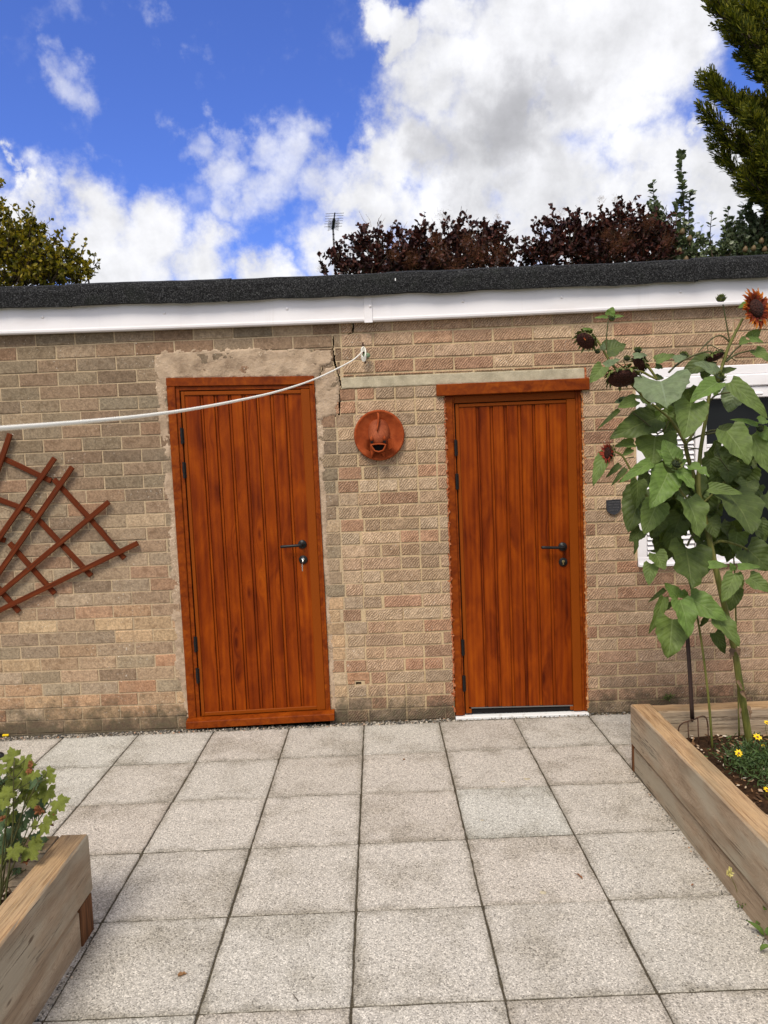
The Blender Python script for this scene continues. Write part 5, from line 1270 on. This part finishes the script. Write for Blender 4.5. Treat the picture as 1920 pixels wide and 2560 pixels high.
# ------------------------------------------------------------------ garden fork
fk = pl(zC, 1055, 1560, .03)
FK = thing('garden_fork', (fk.x, -.97, .19), 'dark garden fork standing upright in the soil inside the bed', 'garden fork')
g = MB(); hp = [pl(zC, 1005, 1370, .03), pl(zC, 985, 1000, .03), pl(zC, 962, 660, .03), pl(zC, 950, 545, .04)]; g.tube(crom(hp, 3), [18*PXM]*10, 10); g.build('shaft', mat('fork_shaft', lambda N: {'col': N.ramp(N.noise(N.mapping(N.pos, scale=(60, 60, 5)), 1.0, 4), [(.3, (.014, .009, .008)), (.7, (.045, .024, .018))])}, .5, .4), FK, smooth=True)
g = MB(); top = hp[-1]; g.tube([top+Vector((-.035, 0, .055)), top+Vector((-.02, 0, .015)), top], .010, 8); g.tube([top+Vector((.035, 0, .055)), top+Vector((.02, 0, .015)), top], .010, 8); g.tube([top+Vector((-.042, 0, .058)), top+Vector((.042, 0, .058))], .011, 8); g.build('grip', BLACK, FK, smooth=True)
g = MB(); s_ = [(882, 1490), (892, 1440), (930, 1405), (1000, 1385), (1060, 1358), (1105, 1350), (1130, 1378), (1140, 1440)]
g.tube(crom([pl(zC, x, y, .03) for x, y in s_], 3), 6.5*PXM, 8); g.tube([pl(zC, 1005, 1372, .03), pl(zC, 1003, 1395, .03)], [17*PXM, 9*PXM], 8); g.build('crossbar', RUST, FK, smooth=True)
for pts in [[(882, 1490), (880, 1640)], [(968, 1398), (976, 1660)], [(1052, 1365), (1064, 1660)], [(1140, 1440), (1148, 1640)]]:
    g = MB(); a = [pl(zC, *p, .03) for p in pts]; g.tube(a, [6*PXM, 4*PXM], 8); g.build('tine', RUST, FK, smooth=True)

# ------------------------------------------------------------------ low yellow-flowered plant in the right bed
BD = thing('bidens_plant', (1.62, -1.45, .2), 'low feathery plant with small yellow daisy flowers in the soil', 'plant')
g = MB(); rr = random.Random(14); z7 = lambda x, y: (1560+x/3.161, 1760+y/3.161)
for (cx, cy, n, s) in [(980, 400, 260, .10), (1080, 460, 380, .13), (1000, 480, 300, .12), (900, 470, 120, .06), (1180, 430, 400, .15), (1130, 620, 160, .08), (1260, 560, 400, .18), (940, 560, 60, .04)]:
    c = gnd(*z7(cx, cy), .22)
    for k in range(n):
        b = c+Vector((rr.gauss(0, s*.5), rr.gauss(0, s*.5), rr.uniform(-.01, .045))); d = Vector((rr.gauss(0, 1), rr.gauss(0, 1), rr.uniform(0, 1.4))).normalized()*rr.uniform(.012, .032)
        leaf(g, b, b+d, rr.uniform(.0035, .007), (rr.gauss(0, 1), rr.gauss(0, 1), 1), .2, .1, 0, 0, nu=3, nv=2, rr=rr, wave=0)
g.build('foliage', BIDENS, BD)
def daisy(c, f, r):
    g = MB(); f = Vector(f).normalized(); a = f.orthogonal().normalized(); b = f.cross(a)
    for k in range(8):
        an = 6.283*k/8+rr.uniform(-.1, .1); e = a*math.cos(an)+b*math.sin(an); leaf(g, c+e*r*.18, c+e*r+f*.002, r*.55, f, .15, .05, 0, 0, nu=5, nv=2, rr=rr, wave=.03)
    o = g.build('flower', YPETAL, BD, smooth=True); g = MB(); g.lathe(c, f, [(r*.28, -.001), (r*.25, .003), (0, .005)], 10); g.build('flower_centre', DRY, o)
    g = MB(); g.tube([c-f*.001, c-f*.02+Vector((0, 0, -.01)), Vector((c.x+.01, c.y+.01, .2))], .0012, 5); g.build('flower_stem', STEM, BD)
daisy(gnd(*z7(907, 390), .265), (-.1, -.7, .7), .019); daisy(gnd(*z7(1055, 262), .275), (.1, -.5, .85), .021); daisy(gnd(*z7(1130, 680), .245), (.2, -.4, .9), .016); daisy(gnd(*z7(1130, 150), .28), (.2, -.4, .9), .017); daisy(gnd(*z7(1098, 330), .25), (-.2, -.4, .9), .010)

# ------------------------------------------------------------------ lobed plant in the left bed
def palmate(mb, c, n, up, r, rr=rl, lob=5):
    n = Vector(n).normalized(); u = Vector(up); u = (u-n*u.dot(n)).normalized(); s_ = u.cross(n); V, U = [c], [(0, 0)]; F_ = []
    m = lob*6; span = 2*math.pi*.90
    for ring_ in (.4, .75, 1.0):
        for k in range(m+1):
            t = k/m; an = -span/2+span*t; li = (t*lob) % 1.0
            q = .64+.36*(1-abs(2*li-1))**.95; q *= (.80+.20*math.cos(an))
            if ring_ == 1.0: q *= (1.06 if k % 2 else .90)
            rad = r*ring_*(1+(q-1)*ring_)
            bend = -.10*r*ring_**2+.07*r*math.sin(math.pi*2*li*1.0)*ring_+rr.uniform(-.02, .02)*r
            V.append(c+u*math.cos(an)*rad+s_*math.sin(an)*rad+n*bend); U.append((ring_, (li-.5)*2))
    w = m+1
    for k in range(m): F_.append((0, 1+k, 2+k))
    for a in range(2):
        for k in range(m): F_.append((1+a*w+k, 1+(a+1)*w+k, 1+(a+1)*w+k+1, 1+a*w+k+1))
    mb.add(V, F_, uvs=U)
PP = thing('lobed_plant', (-1.36, -2.06, .2), 'leafy plant with yellowing lobed leaves growing in the small timber bed', 'plant')
root = Vector((-1.33, -2.07, .2)); rp = random.Random(8)
def pleaf(zx, zy, r, m, dy=0.0):
    Y = -2.06+dy+rp.uniform(-.07, .07); c = at(*zz6(zx, zy), Y); rad = r*1.62/4.425*(CD+Y)/CF
    g = MB(); palmate(g, c, (rp.uniform(-.5, .5), -.75, rp.uniform(.35, .95)), (rp.uniform(-.6, .6)+(c.x-root.x)*2, -.3, rp.uniform(-.9, .2)), rad, rp)
    o = g.build('leaf', m, PP, smooth=True)
    src = min(STEMS, key=lambda q: (q-c).length+(.2 if q.z > c.z else 0)); g = MB(); g.tube(crom([src, (src+c)/2+Vector((0, .006, -.004)), c+Vector((0, .004, 0))], 3), [.0016]*6+[.0010], 5); g.build('leaf_stalk', STEMD, o, smooth=True)
STEMS = []
for zx, zy in [(150, 640), (420, 860), (560, 1080), (120, 1000), (300, 1000), (-60, 900), (330, 1320), (60, 1330)]:
    e = at(*zz6(zx, zy), -2.06+rp.uniform(-.04, .04)); b0 = root+Vector((rp.uniform(-.05, .05), rp.uniform(-.03, .03), 0))
    pth = crom([b0, (b0+e)/2+Vector((rp.uniform(-.02, .02), .01, .02)), e], 6); STEMS += pth[3:]
    g = MB(); g.tube(pth, list(np.linspace(.0036, .0016, len(pth))), 6); g.build('stem', STEMD, PP, smooth=True)
for x, y, r in [(150, 590, 95), (280, 610, 75), (155, 715, 95), (20, 720, 75), (520, 745, 65), (240, 840, 85), (440, 870, 95), (60, 910, 95), (310, 980, 100), (520, 960, 100), (640, 1080, 95), (180, 1060, 75), (40, 1080, 65), (480, 1330, 95), (550, 1240, 65), (320, 1600, 110), (150, 1610, 90), (30, 1680, 80), (370, 1330, 55), (380, 760, 60), (560, 820, 55), (350, 1080, 60), (100, 980, 80)]: pleaf(x, y, r, PALM)
for k in range(26): pleaf(rp.uniform(-120, 520), rp.uniform(640, 1700)*1.0, rp.uniform(60, 95), rp.choice([PALM, PALMD, PALMD]), .09)
for x, y, r in [(140, 1250, 90), (250, 1300, 85), (190, 1390, 80), (60, 1440, 85), (-20, 1180, 90), (190, 1810, 60), (370, 1760, 50), (340, 1200, 60), (-60, 850, 90), (-90, 1000, 95), (-70, 1350, 95), (-120, 1550, 90), (-150, 700, 80), (-200, 1200, 90), (20, 1560, 80)]: pleaf(x, y, r, PALMD, .05)
for x, y, r in [(335, 665, 55), (330, 735, 45), (430, 1165, 60), (470, 1190, 40), (290, 1715, 60), (570, 1335, 26), (590, 1222, 16), (15, 1260, 40)]:
    Y = -2.08; c = at(*zz6(x, y), Y); g = MB(); rad = r/4.425*(CD+Y)/CF; palmate(g, c, (rp.uniform(-1, 1), -.5, rp.uniform(-.5, 1)), (rp.uniform(-1, 1), 0, -1), rad, rp); g.v = [tuple(Vector(p)+Vector((jit(.3*rad), jit(.5*rad), jit(.3*rad)))) for p in g.v]; g.build('dead_leaf', DRY, PP)
g = MB(); c = gnd(*zz6(150, 1955), .215)
leafl = [(c, .026), (gnd(*zz6(60, 2080), .212), .018)]
for c, r in leafl: palmate(g, c, (.1, -.3, 1), (rp.uniform(-1, 1), 1, 0), r, rp)
tag(g.build('fallen_leaf', TWIG), 'pale dried leaves lying on the soil of the small timber bed', 'dry leaf')

# ------------------------------------------------------------------ small weeds and litter
def weed(name, c, label, n, L, m, spread=.03, up=.6, seed=1, w=.4):
    rr = random.Random(seed); T_ = thing(name, c, label, 'weed'); g = MB(); st = MB()
    for k in range(n):
        a = rr.uniform(0, 6.283); b = Vector(c)+Vector((rr.gauss(0, spread*.5), rr.gauss(0, spread*.5), rr.uniform(.004, spread*1.2))); d = Vector((math.cos(a), math.sin(a)-.3, up*rr.uniform(.3, 1.4))).normalized()*L*rr.uniform(.6, 1.2)
        leaf(g, b, b+d, L*w, (0, -.3, 1), .3, .12, .2, .06, nu=6, nv=4, rr=rr); st.tube([c, (Vector(c)+b)/2+Vector((0, 0, .003)), b], .0012, 5)
    g.build('foliage', m, T_, smooth=True); st.build('stem', STEMD, T_)
pw = at(*zC(792, 1215), -.03)
weed('wall_weed', pw, 'tiny bright green weed growing from the wall foot behind the bed', 34, .017, SFBRIGHT, .028, .4, 3)
weed('bed_weed', gnd(*z7(1120, 1840)), 'green toothed weed at the foot of the bed, right edge of the paving', 16, .055, SFBRIGHT, .09, .9, 5)
weed('joint_weed', gnd(*z7(950, 1620)), 'tiny creeping weed in the joint along the bed foot', 14, .014, SFLEAF, .03, .3, 6)
T_ = thing('seedling', gnd(*z7(915, 1560)), 'thin upright weed with tiny pale yellow flowers against the timber', 'weed')
g = MB(); b = gnd(*z7(915, 1560)); p1 = at(*z7(880, 1440), b.y-.01); p2 = at(*z7(830, 1330), b.y-.02); g.tube([b, p1, p2], [.0016, .0012, .0008], 5); g.build('stem', STEM, T_)
g = MB(); rr = random.Random(4)
for k in range(12): leaf(g, p2+Vector((rr.gauss(0, .007), rr.gauss(0, .005), rr.gauss(0, .012))), p2+Vector((rr.gauss(0, .012), rr.gauss(0, .008)-.004, rr.gauss(0, .016))), .006, (0, -1, .4), .2, .1, 0, 0, nu=3, nv=2, rr=rr)
g.build('blossom', mat('pale_yellow', lambda N: (.62, .56, .20), .6, .2), T_)
def litter(u, v, L, m, name, label, cat, an, curl=.3, w=.35):
    c = gnd(u, v, .004); d = Vector((math.cos(an), math.sin(an), 0))*L/2; g = MB(); leaf(g, c-d, c+d, L*w, (.1, 0, 1), 1.2, curl*.4, .1, .06, rr=rl, wave=.15); tag(g.build(name, m, smooth=True), label, cat)
litter(1446, 2190, .038, DRY, 'fallen_leaf', 'curled brown dry leaf on the slab left of the right bed', 'dry leaf', 2.1, .3, .22)
litter(1732, 2212, .016, DRY, 'fallen_leaf', 'tiny dark brown leaf scrap on the slab close to the right bed', 'dry leaf', .6)
litter(457, 2436, .030, leafmat('tan_leaf', (.32, .16, .07), (.36, .19, .09), (.4, .25, .12)), 'fallen_leaf', 'flat tan leaf on the front slab near the small timber bed', 'dry leaf', .3, .1, .5)
c = gnd(739, 2494, .004); g = MB(); g.tube([c+Vector((-.010, .014, 0)), c, c+Vector((.009, -.014, .001))], .0012, 5); tag(g.build('twig', BARK), 'short dark twig lying on the nearest middle slab', 'twig')
for (u, v, r) in [(1257, 1953, .010), (1318, 1946, .013), (1205, 2050, .010), (1358, 2230, .010)]:
    c = gnd(u, v, .003); g = MB(); an0 = rl.uniform(0, 6); V = [c+Vector((0, 0, .0012))]
    for k in range(18): an = 6.283*k/18; q = r*(1+.6*fbm(math.cos(an)*2+u, math.sin(an)*2, 0, 3)); V.append(c+Vector((math.cos(an)*q*1.3, math.sin(an)*q, -.0024)))
    g.add(V, [(0, 1+k, 1+(k+1) % 18) for k in range(18)]); tag(g.build('lime_splash', CONC), 'pale splash dried on a paving slab in front of the right door', 'splash', 'pale splashes on the paving')
c = gnd(1010, 1898, .004); g = MB(); g.box(c.x-.006, c.x+.006, c.y-.004, c.y+.004, .001, .007, .002); tag(g.build('pebble', MULCH), 'small dark pebble on the slab below the fish plaque', 'pebble')

# ------------------------------------------------------------------ vegetation behind the roof
def oval(mb, b, d, w, n):
    b, d, n = Vector(b), Vector(d), Vector(n); s_ = d.cross(n); s_ = s_.normalized() if s_.length > 1e-6 else Vector((1, 0, 0)); k = s_*w*.5; nn = n.normalized()*w*.12
    mb.add([b, b+d*.3+k*.85+nn, b+d*.7+k*.9+nn, b+d, b+d*.7-k*.9+nn, b+d*.3-k*.85+nn, b+d*.5], [(0, 1, 2, 6), (6, 2, 3), (6, 3, 4), (0, 6, 4, 5)])
def rdir(rr, up=0.0):
    v = Vector((rr.gauss(0, 1), rr.gauss(0, 1), rr.gauss(0, 1)+up)); return v.normalized()
def shrub(name, label, cat, Y, blobs, n, lsz, asp, leafm, barkm, root, seed, shoots=(), group=None, crown='crown', depth=.6, extra=None, droopy=0.0, ragged=60):
    rr = random.Random(seed); T_ = thing(name, root, label, cat, group); g = MB(); tw = MB()
    px = (CD+Y)/CF*DP
    tot = sum(b[2]*b[3] for b in blobs)
    for (x, y, rx, ry) in blobs:
        c = D(x, y, Y); k = int(n*rx*ry/tot); base = D(x, y+ry*.8, Y)
        # clusters of leaves around twig ends
        nc = max(3, k//9)
        for _ in range(nc):
            v = rdir(rr); q = rr.random()**.45*(1+.5*rr.random()**4)
            tip = c+Vector((v.x*rx*px*q, v.y*depth*max(rx, ry)*px*q, v.z*ry*px*q))
            out_ = (tip-base).normalized()
            tw.tube([base.lerp(tip, .45)+Vector((jit(.04), jit(.04), -.04)), tip], [.006, .003], 4)
            for i in range(9):
                d = (out_*rr.uniform(.2, 1)+rdir(rr, -droopy)*.9).normalized()*lsz*rr.uniform(.6, 1.15)
                b = tip-out_*lsz*rr.uniform(0, 1.6); oval(g, b+rdir(rr)*lsz*.25, d, lsz*asp*rr.uniform(.8, 1.1), rdir(rr, .6))
    rootv = Vector(root)
    for (x, y, rx, ry) in blobs:
        c = D(x, y+ry*.6, Y); m = rootv.lerp(c, .5)+Vector((jit(.1), jit(.1), .15)); tw.tube(crom([rootv+Vector((jit(.1), jit(.08), 0)), m, c], 3), [.03, .027, .023, .02, .016, .013, .01], 6)
    for (pts, k, sz) in shoots:
        p = crom([D(x, y, Y+jit(.15)) for x, y in pts], 5); tw.tube(p, list(np.linspace(.010, .003, len(p))), 5)
        for i in range(k):
            t = rr.random()**.8; f = t*(len(p)-1.01); j = int(f); b = p[j].lerp(p[j+1], f-j); ax = (p[j+1]-p[j]).normalized(); s_ = rdir(rr); s_ = (s_-ax*s_.dot(ax)).normalized()
            d = (ax*rr.uniform(.2, .7)+s_).normalized()*sz*rr.uniform(.75, 1.15); oval(g, b, d, sz*asp, ax*1.0+rdir(rr)*.6)
    for _ in range(ragged):
        bx = rr.choice(blobs); an = rr.uniform(.15, 2.99); c = D(bx[0]+bx[2]*math.cos(an)*.8, bx[1]-bx[3]*math.sin(an)*.8, Y); e = c+Vector((math.cos(an)*.5+jit(.3), jit(.3), math.sin(an)*.6+.4)).normalized()*rr.uniform(.08, .24)
        tw.tube([c, e], [.005, .002], 4)
        for i in range(rr.randrange(6, 13)):
            b = c.lerp(e, rr.random()); d = ((e-c).normalized()*.6+rdir(rr)).normalized()*lsz*rr.uniform(.6, 1.1); oval(g, b, d, lsz*asp*rr.uniform(.8, 1.1), rdir(rr, .6))
    tw.build('branches', barkm, T_); g.build(crown, leafm, T_)
    if extra: extra(T_, rr)
    return T_
def plume_fn(Y, red, pale, twigs):
    def fn(T_, rr):
        px = (CD+Y)/CF*DP
        for lst, m, nm, cnt in ((red, PLUME, 'brown_plume', 420), (pale, PLUMEP, 'pale_plume', 170)):
            g = MB()
            for (x, y, r) in lst:
                c = D(x, y, Y-.5 if nm == 'brown_plume' else Y)
                for k in range(int(cnt*r/16)):
                    a = c+Vector((rr.gauss(0, .42)*r*px, rr.gauss(0, .3)*r*px, rr.gauss(0, .5)*r*px)); d = rdir(rr)*rr.uniform(.015, .04); s_ = rdir(rr)*.0016
                    g.add([a, a+d, a+d+s_, a+s_], [(0, 1, 2, 3)])
            if g.v: g.build(nm, m, T_)
        for (a, b) in twigs: g = MB(); p, q = D(*a, Y), D(*b, Y); g.tube([p, (p+q)/2+Vector((jit(.02), 0, jit(.02))), q], [.003, .0022, .0012], 4); g.build('bare_twig', TWIG, T_)
    return fn
YB = 4.6
shrub('smoke_bush', 'dark purple smoke bush with brown plumes beside the television aerial', 'shrub', YB,
      [(735, 548, 34, 26), (780, 518, 34, 26), (815, 530, 40, 40), (800, 570, 60, 26), (870, 535, 44, 42), (905, 512, 22, 20), (945, 530, 45, 46), (985, 505, 30, 34), (1030, 515, 44, 46), (1070, 505, 32, 32), (1090, 540, 36, 38), (1000, 555, 70, 40), (900, 570, 70, 30), (755, 575, 40, 20), (700, 578, 12, 6), (850, 575, 60, 22), (950, 570, 90, 26), (1060, 565, 60, 26), (900, 545, 60, 30)],
      6800, .066, .66, SMOKE, BARK, (1.0, 4.9, 0), 41,
      shoots=[([(800, 520), (790, 497), (792, 484)], 12, .055), ([(905, 520), (880, 500), (868, 492)], 12, .055), ([(960, 510), (962, 478)], 14, .055), ([(1060, 505), (1078, 478)], 16, .055), ([(720, 560), (702, 552)], 10, .055), ([(760, 520), (742, 510)], 9, .055)], group='smoke bushes behind the roof', depth=.7, ragged=26,
      extra=plume_fn(YB, [(950, 545, 26), (1030, 550, 30), (1010, 520, 22), (890, 560, 20), (1075, 545, 24), (985, 580, 20), (850, 550, 14), (940, 515, 14)], [(955, 466, 16), (965, 475, 12), (985, 500, 10), (860, 512, 9), (928, 490, 12), (1075, 470, 8), (1110, 520, 10), (690, 578, 7), (760, 540, 8), (848, 530, 8)],
                     [((800, 490), (775, 455)), ((802, 490), (790, 462)), ((815, 490), (825, 462)), ((820, 492), (832, 470)), ((870, 500), (880, 478)), ((1000, 480), (1012, 462)), ((1040, 480), (1055, 470)), ((700, 560), (688, 540)), ((940, 490), (932, 470)), ((1090, 510), (1112, 495))]))
shrub('smoke_bush', 'dark purple smoke bush with pale wispy plumes next to the pear tree', 'shrub', YB+.4,
      [(1150, 540, 34, 22), (1180, 530, 40, 34), (1205, 490, 22, 26), (1230, 520, 40, 40), (1270, 515, 34, 34), (1300, 490, 28, 30), (1330, 500, 44, 48), (1385, 500, 44, 44), (1425, 505, 34, 38), (1300, 545, 90, 26), (1420, 540, 34, 24), (1345, 460, 26, 22), (1250, 495, 24, 22), (1180, 556, 60, 18), (1280, 552, 80, 20), (1390, 548, 70, 22)],
      6400, .066, .66, SMOKE, BARK, (3.2, 5.2, 0), 42,
      shoots=[([(1200, 495), (1185, 478), (1172, 476)], 14, .055), ([(1220, 490), (1228, 475)], 12, .055), ([(1340, 470), (1345, 436), (1338, 425)], 18, .055), ([(1300, 480), (1296, 445)], 14, .05), ([(1130, 545), (1128, 530)], 10, .05), ([(1260, 500), (1272, 480)], 10, .05), ([(1440, 490), (1452, 478)], 10, .05)], group='smoke bushes behind the roof', depth=.7,
      extra=plume_fn(YB+.4, [(1350, 510, 26), (1400, 480, 22), (1330, 530, 22), (1310, 505, 14), (1440, 520, 16)], [(1212, 460, 13), (1240, 465, 11), (1185, 480, 8), (1298, 430, 10), (1330, 430, 8), (1262, 478, 9), (1130, 520, 8), (1160, 505, 8), (1380, 455, 8)],
                     [((1205, 480), (1195, 462)), ((1300, 450), (1310, 428)), ((1240, 490), (1256, 470)), ((1150, 530), (1140, 510))]))
def pears(pts, Y):
    def fn(T_, rr):
        for x, y in pts:
            c = D(x, y, Y); g = MB(); g.lathe(c, (.1, -.2, 1), [(0, -.042), (.026, -.034), (.034, -.010), (.026, .014), (.013, .034), (.0, .042)], 10); g.build('pear', PEARF, T_, smooth=True)
    return fn
YP = 5.2
shrub('pear_tree', 'green pear tree with two tall leafy shoots and brown pears', 'tree', YP, [(1460, 520, 28, 26), (1490, 545, 30, 24), (1450, 555, 34, 18), (1420, 480, 14, 14)], 1300, .075, .66, PEAR, BARK, (4.3, 5.6, 0), 51,
      shoots=[([(1475, 545), (1478, 470), (1474, 400), (1470, 332)], 80, .092), ([(1490, 530), (1488, 470), (1492, 415)], 44, .085), ([(1462, 530), (1460, 480), (1468, 430)], 44, .085), ([(1425, 520), (1415, 455), (1410, 392)], 46, .080), ([(1400, 520), (1410, 470)], 20, .075), ([(1500, 540), (1515, 520), (1522, 516)], 12, .055)], group='pear trees behind the roof', extra=pears([(1474, 500), (1482, 560), (1468, 542), (1490, 515)], YP-.25))
shrub('pear_tree', 'silvery green pear tree under the conifer with several short shoots', 'tree', YP+.5, [(1600, 520, 40, 30), (1560, 545, 34, 18), (1640, 500, 34, 40), (1650, 545, 50, 26), (1600, 550, 60, 18)], 2600, .072, .66, PEAR, BARK, (5.6, 6.2, 0), 52,
      shoots=[([(1540, 560), (1534, 510), (1538, 460)], 34, .078), ([(1562, 550), (1568, 500), (1574, 452)], 36, .078), ([(1600, 540), (1598, 490), (1606, 440)], 36, .078), ([(1630, 500), (1612, 455), (1628, 430)], 32, .078), ([(1650, 500), (1655, 440)], 26, .078)], group='pear trees behind the roof', extra=pears([(1645, 520), (1628, 536), (1652, 538), (1610, 538)], YP+.2))
YT = 4.8
shrub('broadleaf_tree', 'yellowing broad-leaved tree rising behind the roof beside the white cloud', 'tree', YT, [(20, 520, 60, 55), (70, 545, 60, 50), (120, 560, 50, 36), (20, 590, 90, 40), (100, 590, 80, 30), (165, 590, 34, 22), (-40, 500, 60, 80), (60, 500, 34, 30), (188, 578, 20, 14)], 6500, .064, .6, LEFTT, BARK, (-3.6, 5.3, 0), 61,
      shoots=[([(30, 500), (24, 470), (8, 452)], 14, .055), ([(75, 510), (74, 480), (70, 470)], 14, .052), ([(110, 540), (120, 515), (124, 502)], 16, .052), ([(165, 580), (178, 540), (186, 520)], 16, .048), ([(140, 560), (152, 520)], 14, .050), ([(180, 590), (205, 578), (216, 574)], 18, .052), ([(-10, 430), (2, 400), (6, 388)], 14, .055), ([(90, 530), (98, 498)], 12, .05)], depth=.7)
# conifer at the right edge
def conifer(Y, seed):
    rr = random.Random(seed); root = D(1790, 900, Y); T_ = thing('conifer_tree', (root.x, Y, 0), 'tall dark conifer with feathery yellow-green tips along the picture edge', 'tree')
    px = (CD+Y)/CF*DP; tx = D(1790, 300, Y).x
    g = MB(); top = D(1790, -500, Y); g.tube([(tx, Y, 0), (tx, Y, 4), (tx+.05, Y, top.z)], [.16, .12, .03], 10); g.build('trunk', BARK, T_)
    lv, bk = MB(), MB()
    def spray(b, d, L, tone):
        """feathery flat spray from b along d."""
        d = d.normalized(); nrm = rdir(rr, .3); s_ = d.cross(nrm).normalized(); n2 = s_.cross(d)
        bk.tube([b, b+d*L*.5, b+d*L*.9], [.008, .005, .002], 4)
        m = int(14+L*34)
        for i in range(m):
            t = .10+.90*i/m; side = 1 if i % 2 else -1; l = L*(.40*(1-t)**.8+.10)
            p = b+d*L*t+n2*jit(.02); dd = (d*1.0+s_*side*rr.uniform(.45, .8)+n2*rr.uniform(-.4, .4)).normalized()
            for q in range(4):
                pp_ = p+dd*l*q/4; e = (dd+rdir(rr)*.30+Vector((0, 0, .10))).normalized()*l*rr.uniform(.45, .8)
                w = e.cross(rdir(rr)).normalized()*.0075
                lv.add([pp_-w*.6, pp_+e*.5-w, pp_+e, pp_+e*.5+w, pp_+w*.6], [(0, 1, 2, 3, 4)])
    tips = [(1520, 0), (1545, 60), (1500, 188), (1548, 215), (1530, 250), (1555, 300), (1572, 330), (1560, 350), (1580, 395), (1600, 420), (1575, 95), (1588, 135), (1600, 175), (1535, 20), (1560, -30), (1615, 250), (1625, 300), (1630, 360), (1640, 90), (1645, 200), (1600, 30), (1625, 140), (1590, 235), (1604, 330), (1632, 410), (1610, 385), (1575, 268), (1540, 195), (1590, 60), (1640, 20), (1650, 320), (1650, 150), (1660, 250), (1665, 400), (1670, 60), (1645, 440), (1655, 470)]
    for (x, y) in tips:
        x += rr.choice([2, 18, 34, 46, 58])
        Yt = Y+rr.uniform(-.6, .5); tip = D(x, y, Yt)
        src = Vector((tx+jit(.05), Y, tip.z-rr.uniform(.25, .75)))
        mid = src.lerp(tip, .55)+Vector((0, 0, -.18)); p = crom([src, mid, tip], 6); bk.tube(p, list(np.linspace(.03, .006, len(p))), 5)
        for k in range(3, len(p)-1):
            d = (p[k+1]-p[k]).normalized()
            for q in range(3):
                spray(p[k]+Vector((jit(.05), jit(.05), jit(.05))), d*1.0+rdir(rr)*.55+Vector((-.1, 0, .35)), rr.uniform(.18, .36), 0)
        spray(p[-2], (p[-1]-p[-2]).normalized()+Vector((0, 0, .2)), .34, 1); spray(p[-3], (p[-1]-p[-3]).normalized()+Vector((0, -.2, .35)), .36, 1)
    for k in range(60):   # dense inner mass
        z = D(1700, rr.uniform(-150, 520), Y).z; a = rr.uniform(0, 6.28); r = rr.uniform(.25, .8); b = Vector((tx+math.cos(a)*r*.9, Y+math.sin(a)*r, z))
        for q in range(4): spray(b, Vector((math.cos(a), math.sin(a), .5))+rdir(rr)*.5, rr.uniform(.3, .5), 0)
    bk.build('branches', BARK, T_); lv.build('crown', CONIF, T_)
conifer(5.6, 71)

# ------------------------------------------------------------------ television aerial far behind
YA = 10.0; am = 1/7.541
za = lambda x, y: at(780+x*am, 500+y*am, YA)
TV = thing('tv_aerial', (za(415, 950).x, YA, 0), 'distant television aerial on a thin mast behind the smoke bush', 'aerial')
g = MB(); b0, t0 = za(425, 1100), za(396, 520); g.tube([(b0.x, YA, 0), b0, t0], [.022, .020, .018], 8); g.build('mast', ALU, TV)
for y in (650, 750, 830): p = za(404+(y-650)*.05, y); q = MB(); q.tube([p-Vector((0, 0, .012)), p+Vector((0, 0, .012))], .022, 8); q.build('clamp', BLACK, TV)
pa, pb = za(392, 545), za(430, 245); bo = Vector((0, -.55, .0))
g = MB(); B0 = pa; B1 = at(780+430*am, 500+245*am, YA-.55); g.tube([B0, B1], .012, 6); g.tube([B0, B0.lerp(B1, .62)], .028, 6); g.build('boom', BLACK, TV)
g = MB()
for y in (253, 297, 346, 392, 443, 498):
    t = (545-y)/300; c = B0.lerp(B1, t); g.tube([c+Vector((-.17, 0, 0)), c+Vector((.17, 0, 0))], .0045, 5)
for k in range(12):
    t = .02+k*.05; c = B0.lerp(B1, t)
    for sx in (-1, 1):
        for sz in (-1, 1): g.tube([c, c+Vector((sx*.105, .03, sz*.035))], .003, 4)
g.build('elements', ALU, TV)
